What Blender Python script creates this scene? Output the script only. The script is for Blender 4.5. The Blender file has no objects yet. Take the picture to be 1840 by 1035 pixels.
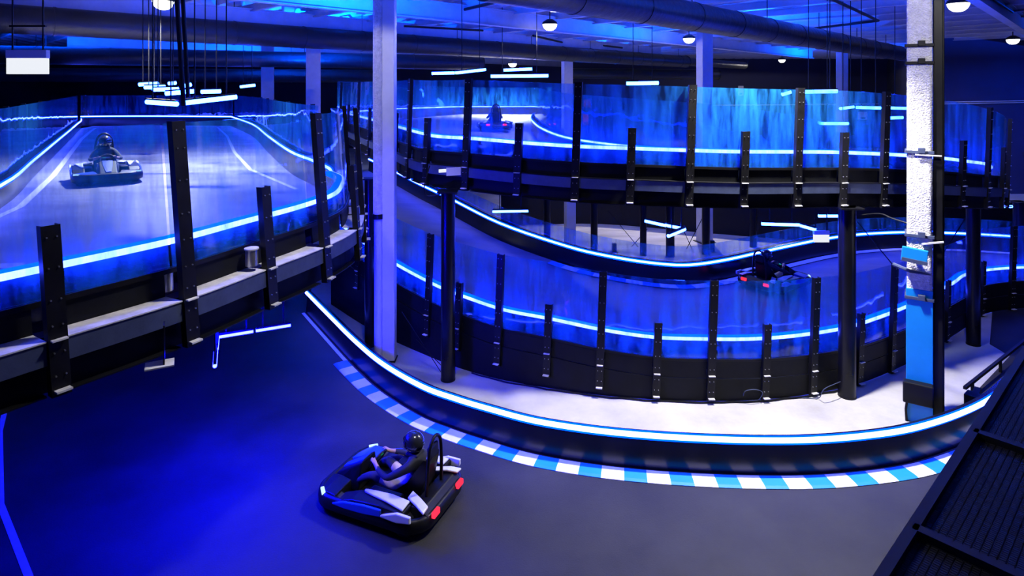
import bpy, bmesh, math, random
from mathutils import Vector, Matrix
random.seed(7)
S = bpy.context.scene
COL = S.collection
PI = math.pi

# ------------------------------------------------------------------ camera
HC = 5.5                                   # eye height above the floor, metres
F = 1100.0                                 # focal length in px of a 1840 px wide frame
HOR = 160.0                                # row of the horizon
cam_d = bpy.data.cameras.new('camera')
cam_d.sensor_width = 36.0
cam_d.lens = 36.0 * F / 1840.0
cam_d.shift_y = -(517.5 - HOR) / 1840.0
cam_d.clip_start = 0.05
cam_d.clip_end = 300
cam = bpy.data.objects.new('camera', cam_d)
cam.location = (0, 0, HC)
cam.rotation_euler = (PI / 2, 0, 0)
COL.objects.link(cam)
S.camera = cam
# ------------------------------------------------------------------ colour and world
S.view_settings.view_transform = 'Standard'
S.view_settings.look = 'None'
S.view_settings.exposure = 0.0
S.view_settings.gamma = 1.0
S.view_settings.use_curve_mapping = False
W = bpy.data.worlds.new('world')
S.world = W
W.use_nodes = True
W.node_tree.nodes['Background'].inputs[0].default_value = (0.0, 0.004, 0.03, 1)
W.node_tree.nodes['Background'].inputs[1].default_value = 0.1
S.cycles.max_bounces = 8
S.cycles.diffuse_bounces = 3
S.cycles.glossy_bounces = 3
S.cycles.transparent_max_bounces = 24
S.cycles.sample_clamp_indirect = 4.0

# ------------------------------------------------------------------ light levels
CEILBLUE = (0.0, 0.06, 1.0)        # added ceiling fill lights
K_WHITE = 1.0
GLOW = (0.0, 0.35, 24.0)           # radiance of the blue led strips
GLOW_DECK = (0.0, 0.5, 34.0)       # the upper right deck's strip
GLOW_LEFT = (0.0, 0.3, 10.0)       # the left deck's strips
GLOW_LOW = (0.0, 0.25, 7.0)        # the foreground wall's strip
CORE = (1.6, 2.3, 38.0)          # radiance of the led line: white to the eye of the camera, blue in what it lights
TUBE = (0.9, 4.0, 110.0)          # radiance of the hanging tubes
TUBE_LOW = (0.75, 0.95, 2900.0)     # the arrow under the left deck
E_UP = 4200.0                      # watts of each added blue ceiling fill

def light(kind, loc, energy, color, parent=None, **kw):
    l = bpy.data.lights.new('lamp_light', kind)
    l.energy = energy
    l.color = color
    for k, v in kw.items():
        setattr(l, k, v)
    o = bpy.data.objects.new('lamp_light', l)
    COL.objects.link(o)
    o.location = loc
    if parent:
        o.parent = parent
        o.location = Vector(loc) - parent.location
    return o

# ------------------------------------------------------------------ helpers
def G(x, y, z):
    """the place on the level plane z that the photograph shows at pixel x, y"""
    d = (HC - z) * F / (y - HOR)
    return Vector(((x - 920.0) / F * d, d, z))
def D(x, y, d):
    return Vector(((x - 920.0) / F * d, d, HC - (y - HOR) * d / F))

def tag(o, label=None, cat=None, group=None, kind=None):
    if label: o['label'] = label
    if cat: o['category'] = cat
    if group: o['group'] = group
    if kind: o['kind'] = kind
    return o
def thing(name, label, cat, loc=(0, 0, 0), rz=0.0, group=None):
    o = bpy.data.objects.new(name, None)
    o.empty_display_size = 0.2
    COL.objects.link(o)
    o.location = loc
    o.rotation_euler = (0, 0, rz)
    return tag(o, label, cat, group)

class MB:
    def __init__(s):
        s.v = []; s.f = []; s.mi = []
    def add(s, vs, fs, mi=0):
        b = len(s.v)
        s.v += [Vector(v) for v in vs]
        s.f += [[b + i for i in f] for f in fs]
        s.mi += [mi] * len(fs)
        return s
    def box(s, c, size, rz=0.0, M=None, mi=0):
        x, y, z = size[0] / 2, size[1] / 2, size[2] / 2
        vs = [Vector((a * x, b * y, e * z)) for a in (-1, 1) for b in (-1, 1) for e in (-1, 1)]
        R = M if M is not None else Matrix.Rotation(rz, 3, 'Z')
        vs = [R @ v + Vector(c) for v in vs]
        return s.add(vs, [(0, 1, 3, 2), (4, 6, 7, 5), (0, 4, 5, 1), (2, 3, 7, 6), (0, 2, 6, 4), (1, 5, 7, 3)], mi)
    def bar(s, a, b, w, h, mi=0):
        a = Vector(a); b = Vector(b); d = b - a
        t = d.normalized()
        up = Vector((0, 0, 1)) if abs(t.z) < 0.95 else Vector((0, 1, 0))
        n = t.cross(up).normalized(); u = n.cross(t).normalized()
        M = Matrix((n, t, u)).transposed()
        return s.box((a + b) / 2, (w, d.length, h), M=M, mi=mi)
    def tube(s, pts, r, n=10, cap=True, mi=0):
        pts = [Vector(p) for p in pts]
        rs = r if isinstance(r, (list, tuple)) else [r] * len(pts)
        vs = []; fs = []
        u = None
        for i, p in enumerate(pts):
            t = (pts[min(i + 1, len(pts) - 1)] - pts[max(i - 1, 0)])
            t = t.normalized() if t.length > 1e-9 else Vector((0, 0, 1))
            if u is None:
                u = t.cross(Vector((0, 0, 1)) if abs(t.z) < 0.9 else Vector((1, 0, 0))).normalized()
            else:
                u = (u - t * u.dot(t)).normalized()
            w = t.cross(u)
            for k in range(n):
                a = 2 * PI * k / n
                vs.append(p + (u * math.cos(a) + w * math.sin(a)) * rs[i])
        for i in range(len(pts) - 1):
            for k in range(n):
                k2 = (k + 1) % n
                fs.append((i * n + k, i * n + k2, (i + 1) * n + k2, (i + 1) * n + k))
        if cap:
            fs.append(tuple(range(n - 1, -1, -1)))
            fs.append(tuple((len(pts) - 1) * n + k for k in range(n)))
        return s.add(vs, fs, mi)
    def ellip(s, c, r, n=16, m=10, M=None, mi=0):
        vs = []; fs = []
        for j in range(m + 1):
            th = PI * j / m
            for k in range(n):
                a = 2 * PI * k / n
                v = Vector((r[0] * math.sin(th) * math.cos(a), r[1] * math.sin(th) * math.sin(a), r[2] * math.cos(th)))
                if M is not None: v = M @ v
                vs.append(v + Vector(c))
        for j in range(m):
            for k in range(n):
                k2 = (k + 1) % n
                fs.append((j * n + k, (j + 1) * n + k, (j + 1) * n + k2, j * n + k2))
        return s.add(vs, fs, mi)
    def sweep(s, path, prof, lean=0.0, closed=True, caps=True, mi=0):
        """path: list of (point, normal); prof: list of (offset along normal, height)"""
        n = len(prof); vs = []; fs = []
        for p, nr in path:
            for o, h in prof:
                vs.append(Vector((p.x + nr.x * o + lean * h, p.y + nr.y * o, p.z + h)))
        rng = n if closed else n - 1
        for i in range(len(path) - 1):
            for k in range(rng):
                k2 = (k + 1) % n
                fs.append((i * n + k, i * n + k2, (i + 1) * n + k2, (i + 1) * n + k))
        if closed and caps:
            fs.append(tuple(range(n)))
            fs.append(tuple((len(path) - 1) * n + k for k in range(n)))
        return s.add(vs, fs, mi)
    def build(s, name, mat, parent=None, smooth=False, local=False, bevel=0.0, sub=0, autosmooth=False):
        me = bpy.data.meshes.new(name)
        off = Vector((0, 0, 0))
        if parent is not None and not local:
            p = parent
            while p is not None:
                off += p.location
                p = p.parent
        me.from_pydata([v - off for v in s.v], [], s.f)
        bm = bmesh.new(); bm.from_mesh(me)
        bmesh.ops.remove_doubles(bm, verts=bm.verts, dist=1e-5)
        bmesh.ops.recalc_face_normals(bm, faces=bm.faces)
        bm.to_mesh(me); bm.free()
        mats = mat if isinstance(mat, (list, tuple)) else [mat]
        for m in mats: me.materials.append(m)
        if len(mats) > 1 and len(me.polygons) == len(s.mi):
            for p, i in zip(me.polygons, s.mi): p.material_index = i
        if smooth:
            me.polygons.foreach_set('use_smooth', [True] * len(me.polygons))
            if smooth != 'all':
                me.set_sharp_from_angle(angle=math.radians(40))
        o = bpy.data.objects.new(name, me)
        COL.objects.link(o)
        if parent is not None: o.parent = parent
        if bevel > 0:
            b = o.modifiers.new('bevel', 'BEVEL'); b.width = bevel; b.segments = 2; b.limit_method = 'ANGLE'
        if sub:
            b = o.modifiers.new('sub', 'SUBSURF'); b.levels = sub; b.render_levels = sub
        return o

def crom(pts, n):
    """Catmull-Rom through the points, n steps per span"""
    P = [Vector(p) for p in pts]
    P = [P[0] * 2 - P[1]] + P + [P[-1] * 2 - P[-2]]
    out = []
    for i in range(1, len(P) - 2):
        a, b, c, d = P[i - 1], P[i], P[i + 1], P[i + 2]
        for k in range(n):
            t = k / n
            out.append(0.5 * ((2 * b) + (c - a) * t + (2 * a - 5 * b + 4 * c - d) * t * t + (3 * b - a - 3 * c + d) * t ** 3))
    out.append(P[-2].copy())
    return out
def frames(pts):
    out = []
    for i, p in enumerate(pts):
        t = pts[min(i + 1, len(pts) - 1)] - pts[max(i - 1, 0)]
        t.z = 0
        t.normalize()
        out.append((p, Vector((t.y, -t.x, 0))))          # right-hand normal
    return out
def resample(pts, n):
    L = [0.0]
    for a, b in zip(pts, pts[1:]): L.append(L[-1] + (b - a).length)
    out = []; j = 0
    for i in range(n):
        s = L[-1] * i / (n - 1)
        while j < len(L) - 2 and L[j + 1] < s: j += 1
        t = (s - L[j]) / max(L[j + 1] - L[j], 1e-9)
        out.append(pts[j].lerp(pts[j + 1], t))
    return out
def shifted(fr, o, h):
    return [(p + nr * o + Vector((0, 0, h)), nr) for p, nr in fr]

# ------------------------------------------------------------------ materials
def mat(name, base, rough=0.5, metal=0.0, spec=0.5, noise=None, bump=None, coat=0.0):
    m = bpy.data.materials.new(name); m.use_nodes = True
    N = m.node_tree.nodes; Lk = m.node_tree.links
    b = N['Principled BSDF']
    b.inputs['Base Color'].default_value = (*base, 1)
    b.inputs['Roughness'].default_value = rough
    b.inputs['Metallic'].default_value = metal
    b.inputs['Specular IOR Level'].default_value = spec
    b.inputs['Coat Weight'].default_value = coat
    if noise or bump:
        tc = N.new('ShaderNodeTexCoord')
    if noise:
        sc, amt, det = noise[:3]
        t = N.new('ShaderNodeTexNoise'); t.inputs['Scale'].default_value = sc; t.inputs['Detail'].default_value = det
        t.inputs['Roughness'].default_value = 0.65
        mp = N.new('ShaderNodeMapping')
        if len(noise) > 3: mp.inputs['Scale'].default_value = noise[3]
        r = N.new('ShaderNodeValToRGB')
        r.color_ramp.elements[0].position = 0.3; r.color_ramp.elements[1].position = 0.72
        r.color_ramp.elements[0].color = (*[c * (1 - amt) for c in base], 1)
        r.color_ramp.elements[1].color = (*[min(1, c * (1 + amt)) for c in base], 1)
        Lk.new(tc.outputs['Object'], mp.inputs[0]); Lk.new(mp.outputs[0], t.inputs[0])
        Lk.new(t.outputs[0], r.inputs[0]); Lk.new(r.outputs[0], b.inputs['Base Color'])
        mr = N.new('ShaderNodeMapRange'); mr.inputs['To Min'].default_value = max(0, rough - 0.1); mr.inputs['To Max'].default_value = min(1, rough + 0.12)
        Lk.new(t.outputs[0], mr.inputs[0]); Lk.new(mr.outputs[0], b.inputs['Roughness'])
    if bump:
        t = N.new('ShaderNodeTexNoise'); t.inputs['Scale'].default_value = bump[0]; t.inputs['Detail'].default_value = 6
        bp = N.new('ShaderNodeBump'); bp.inputs['Strength'].default_value = bump[1]; bp.inputs['Distance'].default_value = bump[2]
        Lk.new(tc.outputs['Object'], t.inputs[0]); Lk.new(t.outputs[0], bp.inputs['Height']); Lk.new(bp.outputs[0], b.inputs['Normal'])
    return m
def emis(name, col, k):
    m = bpy.data.materials.new(name); m.use_nodes = True
    N = m.node_tree.nodes
    for n in list(N): N.remove(n)
    e = N.new('ShaderNodeEmission'); o = N.new('ShaderNodeOutputMaterial')
    e.inputs[0].default_value = (*col, 1); e.inputs[1].default_value = k
    m.node_tree.links.new(e.outputs[0], o.inputs[0])
    return m
def glass(name, tint, dirt_haze, haze_col):
    m = bpy.data.materials.new(name); m.use_nodes = True
    N = m.node_tree.nodes; Lk = m.node_tree.links
    for n in list(N): N.remove(n)
    out = N.new('ShaderNodeOutputMaterial')
    tr = N.new('ShaderNodeBsdfTransparent'); tr.inputs[0].default_value = (*tint, 1)
    gl = N.new('ShaderNodeBsdfGlossy'); gl.inputs['Roughness'].default_value = 0.04; gl.inputs[0].default_value = (0.9, 0.95, 1, 1)
    fr = N.new('ShaderNodeFresnel'); geo = N.new('ShaderNodeNewGeometry'); ior = N.new('ShaderNodeMapRange')
    ior.inputs['To Min'].default_value = 1.42; ior.inputs['To Max'].default_value = 1 / 1.42      # same reflection from either face of the pane
    Lk.new(geo.outputs['Backfacing'], ior.inputs[0]); Lk.new(ior.outputs[0], fr.inputs[0])
    df = N.new('ShaderNodeBsdfDiffuse'); df.inputs[0].default_value = (*haze_col, 1)  # smudges coloured blue, so the led haze is partly painted in
    tl = N.new('ShaderNodeBsdfTranslucent'); tl.inputs[0].default_value = (*haze_col, 1)
    ad = N.new('ShaderNodeMixShader'); ad.inputs[0].default_value = 0.5
    tc = N.new('ShaderNodeTexCoord'); mp = N.new('ShaderNodeMapping'); mp.inputs['Scale'].default_value = (2.2, 2.2, 0.35)
    t = N.new('ShaderNodeTexNoise'); t.inputs['Scale'].default_value = 2.2; t.inputs['Detail'].default_value = 8; t.inputs['Roughness'].default_value = 0.7
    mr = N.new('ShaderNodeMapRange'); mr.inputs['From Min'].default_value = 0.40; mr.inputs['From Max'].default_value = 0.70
    mr.inputs['To Min'].default_value = dirt_haze * 0.15; mr.inputs['To Max'].default_value = dirt_haze * 2.6
    bp = N.new('ShaderNodeBump'); bp.inputs['Strength'].default_value = 0.25; bp.inputs['Distance'].default_value = 0.05
    t2 = N.new('ShaderNodeTexNoise'); t2.inputs['Scale'].default_value = 1.3
    m1 = N.new('ShaderNodeMixShader'); m2 = N.new('ShaderNodeMixShader')
    Lk.new(tc.outputs['Object'], mp.inputs[0]); Lk.new(mp.outputs[0], t.inputs[0]); Lk.new(t.outputs[0], mr.inputs[0])
    Lk.new(tc.outputs['Object'], t2.inputs[0]); Lk.new(t2.outputs[0], bp.inputs['Height'])
    Lk.new(bp.outputs[0], gl.inputs['Normal'])
    Lk.new(df.outputs[0], ad.inputs[1]); Lk.new(tl.outputs[0], ad.inputs[2])
    Lk.new(mr.outputs[0], m1.inputs[0]); Lk.new(tr.outputs[0], m1.inputs[1]); Lk.new(ad.outputs[0], m1.inputs[2])
    Lk.new(fr.outputs[0], m2.inputs[0]); Lk.new(m1.outputs[0], m2.inputs[1]); Lk.new(gl.outputs[0], m2.inputs[2])
    Lk.new(m2.outputs[0], out.inputs[0])
    return m

M = {}
M['asphalt'] = mat('asphalt', (0.019, 0.019, 0.019), 0.72, noise=(0.9, 0.55, 9), bump=(60, 0.25, 0.01), spec=0.3)
M['deck'] = mat('deck_coating', (0.25, 0.245, 0.26), 0.45, noise=(0.45, 0.6, 9, (1, 2.5, 1)), bump=(40, 0.15, 0.01))
M['lane'] = mat('lane_coating', (0.13, 0.13, 0.15), 0.45, noise=(0.6, 0.4, 8, (1, 3, 1)), bump=(40, 0.15, 0.01))
M['concrete'] = mat('concrete', (0.42, 0.41, 0.395), 0.75, noise=(0.8, 0.22, 10), bump=(30, 0.15, 0.01), spec=0.2)
M['slab'] = mat('worn_slab', (0.30, 0.275, 0.25), 0.75, noise=(0.5, 0.35, 9, (1, 3, 1)), spec=0.2)
M['ceiling'] = mat('ceiling_paint', (0.50, 0.50, 0.52), 0.6, noise=(0.7, 0.12, 4))
M['beam'] = mat('beam_paint', (0.42, 0.42, 0.45), 0.5, noise=(1.5, 0.15, 4))
M['wall'] = mat('wall_paint', (0.022, 0.024, 0.06), 0.75, noise=(0.5, 0.2, 5))
M['black'] = mat('black_steel', (0.005, 0.005, 0.006), 0.45, spec=0.22, noise=(4, 0.4, 6), bump=(25, 0.06, 0.01))
M['panel'] = mat('black_panel', (0.005, 0.0055, 0.007), 0.55, spec=0.15, noise=(2.5, 0.5, 7))
M['gloss'] = mat('gloss_wall', (0.005, 0.0055, 0.008), 0.22, spec=0.5, noise=(1.2, 0.3, 6))
M['greybeam'] = mat('grey_beam', (0.05, 0.065, 0.12), 0.5, spec=0.3, noise=(5, 0.25, 7), bump=(40, 0.1, 0.01))
M['ledge'] = mat('galvanised', (0.62, 0.60, 0.57), 0.6, metal=0.0, noise=(6, 0.3, 7))
M['bolt'] = mat('zinc', (0.6, 0.6, 0.62), 0.3, metal=0.9, noise=(20, 0.1, 3))
M['duct'] = mat('duct_foil', (0.012, 0.012, 0.013), 0.38, spec=0.55, noise=(3, 0.4, 6), bump=(5, 0.35, 0.05))
M['white'] = mat('white_paint', (0.72, 0.72, 0.72), 0.55, noise=(1.5, 0.1, 6), bump=(30, 0.1, 0.01))
M['spray'] = mat('sprayed_coat', (0.80, 0.78, 0.75), 0.9, noise=(14, 0.2, 6), bump=(42, 1.0, 0.05), spec=0.1)
M['kwhite'] = mat('kerb_white', (0.78, 0.78, 0.78), 0.5, noise=(3, 0.08, 6))
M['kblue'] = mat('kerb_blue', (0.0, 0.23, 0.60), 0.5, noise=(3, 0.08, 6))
M['line'] = mat('line_paint', (0.75, 0.75, 0.78), 0.5, noise=(5, 0.12, 7))
M['core'] = emis('led_core', CORE, 1.0)
M['glow'] = emis('led_glow', GLOW, 1.0)
M['tube'] = emis('tube_core', TUBE, 1.0)
M['tube_low'] = emis('tube_core_low', TUBE_LOW, 1.0)
M['glow_left'] = emis('led_glow_left', GLOW_LEFT, 1.0)
M['glow_deck'] = emis('led_glow_deck', GLOW_DECK, 1.0)
M['glow_low'] = emis('led_glow_low', GLOW_LOW, 1.0)
M['lamp'] = emis('lamp_lens', (1.0, 0.97, 0.9), 6.0)
M['sign'] = emis('sign_face', (0.85, 0.88, 0.95), 1.0)
M['red'] = emis('tail_lens', (1.0, 0.02, 0.05), 2.2)
M['head'] = emis('head_lens', (0.45, 0.7, 1.0), 1.6)
M['green'] = emis('dash_light', (0.02, 0.7, 0.2), 1.0)
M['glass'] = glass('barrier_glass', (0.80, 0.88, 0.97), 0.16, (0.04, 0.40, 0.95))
M['post'] = mat('post_paint', (0.004, 0.004, 0.006), 0.3, spec=0.25, noise=(3, 0.3, 5))
M['mesh'] = mat('mesh_steel', (0.007, 0.007, 0.009), 0.6, noise=(8, 0.3, 4))
M['kblack'] = mat('kart_plastic', (0.006, 0.006, 0.007), 0.4, spec=0.22, noise=(8, 0.3, 4))
M['kwht'] = mat('kart_white', (0.72, 0.73, 0.76), 0.35, coat=0.3, noise=(6, 0.05, 3))
M['kblu'] = mat('kart_blue', (0.015, 0.08, 0.62), 0.35, coat=0.3, noise=(6, 0.05, 3))
M['rubber'] = mat('rubber', (0.018, 0.018, 0.018), 0.8, noise=(20, 0.2, 4))
M['skin'] = mat('skin', (0.52, 0.30, 0.22), 0.55, noise=(15, 0.08, 3))
M['cloth'] = mat('dark_cloth', (0.02, 0.021, 0.026), 0.85, noise=(18, 0.3, 4))
M['cloth_blue'] = mat('blue_cloth', (0.03, 0.04, 0.12), 0.85, noise=(18, 0.3, 4))
M['tan'] = mat('tan_cloth', (0.60, 0.47, 0.27), 0.85, noise=(18, 0.15, 4))
M['helmet'] = mat('helmet_shell', (0.02, 0.022, 0.03), 0.22, coat=0.6, noise=(5, 0.1, 3))
M['visor'] = mat('visor', (0.01, 0.012, 0.02), 0.08, spec=0.8, noise=(5, 0.1, 3))
M['redcase'] = mat('red_case', (0.5, 0.03, 0.03), 0.4, noise=(6, 0.1, 3))

# ================================================================== SETTING
def slab(name, poly, z, t, m, kind='structure', parent=None):
    b = MB()
    n = len(poly)
    top = [Vector((p[0], p[1], (p[2] if len(p) > 2 else z))) for p in poly]
    bot = [v - Vector((0, 0, t)) for v in top]
    b.add(top + bot, [tuple(range(n)), tuple(range(2 * n - 1, n - 1, -1))] + [(i, (i + 1) % n, n + (i + 1) % n, n + i) for i in range(n)])
    o = b.build(name, m, parent)
    if kind: o['kind'] = kind
    return o

ZC = 8.3
slab('floor', [(-44, -8), (44, -8), (44, 58), (-44, 58)], 0.0, 0.2, M['concrete'])

# ribbed ceiling: one corrugated sheet, ribs run to the back left
def make_ceiling():
    b = MB()
    t = Vector((-0.357, 0.934, 0)); s = Vector((0.934, 0.357, 0))
    prof = []
    x = -62.0
    while x < 62:
        prof += [(x, 0.0), (x + 0.34, 0.0), (x + 0.42, 0.15), (x + 0.76, 0.15)]
        x += 0.84
    c = Vector((0, 26, ZC))
    vs = []
    for e in (-62, 62):
        for q, h in prof:
            vs.append(c + s * q + t * e + Vector((0, 0, h)))
    n = len(prof)
    b.add(vs, [(i, i + 1, n + i + 1, n + i) for i in range(n - 1)])
    o = b.build('ceiling', M['ceiling'])
    o['kind'] = 'structure'
make_ceiling()

def wall(name, a, b_, z0=0.0, z1=ZC + 0.16, t=0.2):
    b = MB(); a = Vector((*a, 0)); b_ = Vector((*b_, 0))
    b.bar(a + Vector((0, 0, (z0 + z1) / 2)), b_ + Vector((0, 0, (z0 + z1) / 2)), t, z1 - z0)
    o = b.build(name, M['wall']); o['kind'] = 'structure'
    return o
wall('wall_back', (-44, 57), (35, 57))
wall('wall_left', (-43, -7), (-43, 57))
wall('wall_right', (22.4, 32.2), (44, 32.2))
wall('wall_right_return', (22.4, 32.3), (35, 56.9))
wall('wall_front', (-44, -7), (44, -7))
wall('wall_right_near', (43, -7), (43, 32))

def pix_path(pts, n=6):
    return crom([G(*p) for p in pts], n)

# ---- foreground track boundary (led height 0.5)
FB = [(553, 525), (600, 572), (640, 611), (690, 652), (760, 692), (820, 714), (880, 732), (960, 753), (1060, 769),
      (1160, 779), (1260, 785), (1360, 788), (1460, 787), (1560, 779), (1640, 766), (1720, 741), (1780, 711), (1825, 672)]
fb = [G(x, y, 0.5) for x, y in FB]
for p in fb: p.z = 0
fb.append(Vector((10.5, 11.9, 0))); fb.append(Vector((12.6, 13.2, 0)))
fb = crom(fb, 5)
fbf = frames(fb)
edge = [p + n * 0.02 for p, n in fbf]
slab('track_surface_lower', [(p.x, p.y) for p in edge] + [(16, 13.4), (16, -6), (-36, -6), (-36, 30), (-9, 30)], 0.012, 0.012, M['asphalt'])

# painted boundary line at the near left
def strip(name, path, w, z, m, label=None, parent=None):
    b = MB()
    b.sweep(frames([Vector((p[0], p[1], z)) for p in path]), [(-w / 2, 0), (w / 2, 0), (w / 2, 0.004), (-w / 2, 0.004)])
    o = b.build(name, m, parent)
    o['kind'] = 'structure'
    return o
strip('track_line', [(-4.6, 6.1), (-5.45, 6.9), (-6.75, 8.08), (-8.2, 9.8), (-9.6, 11.8)], 0.075, 0.013, M['line'])

# darker slab edge right of the pale concrete
slab('floor_dark_apron', [(10.3, 13.2), (10.25, 12.6), (8.0, 10.77), (8.7, 10.7), (10.4, 12.0), (12.4, 13.3), (17, 14.4), (24, 22), (16.5, 23), (12.5, 15.9)], 0.01, 0.01, M['asphalt'])

# ================================================================== BARRIERS
def channel_mesh(hgt, w=0.135, d=0.075, t=0.012):
    """an upright U channel, open at the back"""
    b = MB()
    prof = [(-w / 2, -d), (-w / 2, 0), (w / 2, 0), (w / 2, -d), (w / 2 - t, -d), (w / 2 - t, -t), (-w / 2 + t, -t), (-w / 2 + t, -d)]
    n = len(prof)
    vs = [(x, y, z) for z in (0, hgt) for x, y in prof]
    fs = [(i, (i + 1) % n, n + (i + 1) % n, n + i) for i in range(n)]
    fs += [(0, 1, 6, 7), (1, 2, 5, 6), (2, 3, 4, 5)]
    fs += [tuple(n + i for i in f) for f in ((0, 1, 6, 7), (1, 2, 5, 6), (2, 3, 4, 5))]
    b.add(vs, fs)
    return b
POSTMESH = {}
def post_at(root, p, nr, tall, lean, h0=0.0):
    H = 2.1 if tall else 1.33
    key = 't' if tall else 's'
    # local frame: x along the barrier, -y ... the web faces outwards
    ang = math.atan2(nr.y, nr.x) - PI / 2
    rot = Matrix.Rotation(ang, 4, 'Z')
    shear = Matrix(((1, 0, lean, 0), (0, 1, 0, 0), (0, 0, 1, 0), (0, 0, 0, 1)))
    Mx = shear @ rot
    def inst(k, build, mt, par=None, smooth=False):
        b = build()
        b.v = [Mx @ v + p for v in b.v]
        return b.build(k, mt, par, smooth=smooth)
    def shift(b, off):
        b.v = [v + Vector(off) for v in b.v]; return b
    o = inst('post', lambda: shift(channel_mesh(H), (0, 0.075, 0)), M['black'], root)
    def bolts():
        b = MB()
        hs = [0.16, 0.34, 0.55, 0.75, 1.0, 1.24] + ([1.55, 1.85, 2.02] if tall else [])
        for h in hs:
            for sx in (-0.035, 0.035):
                b.tube([(sx, 0.073, h), (sx, 0.088, h)], 0.0065, 6)
        return b
    inst('bolts', bolts, M['bolt'], o)['kind'] = 'stuff'
    inst('bracket', lambda: MB().add([(-.055, .075, .04), (.055, .075, .04), (.055, .13, .04), (-.055, .13, .04), (-.055, .075, .055), (.055, .075, .055), (.055, .13, .055), (-.055, .13, .055)],
         [(0, 1, 2, 3), (4, 5, 6, 7), (0, 1, 5, 4), (1, 2, 6, 5), (2, 3, 7, 6), (3, 0, 4, 7)]), M['ledge'], o)
    inst('clip', lambda: MB().box((0, 0.095, 0.44), (0.11, 0.04, 0.012)), M['ledge'], o)
    return o

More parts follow.
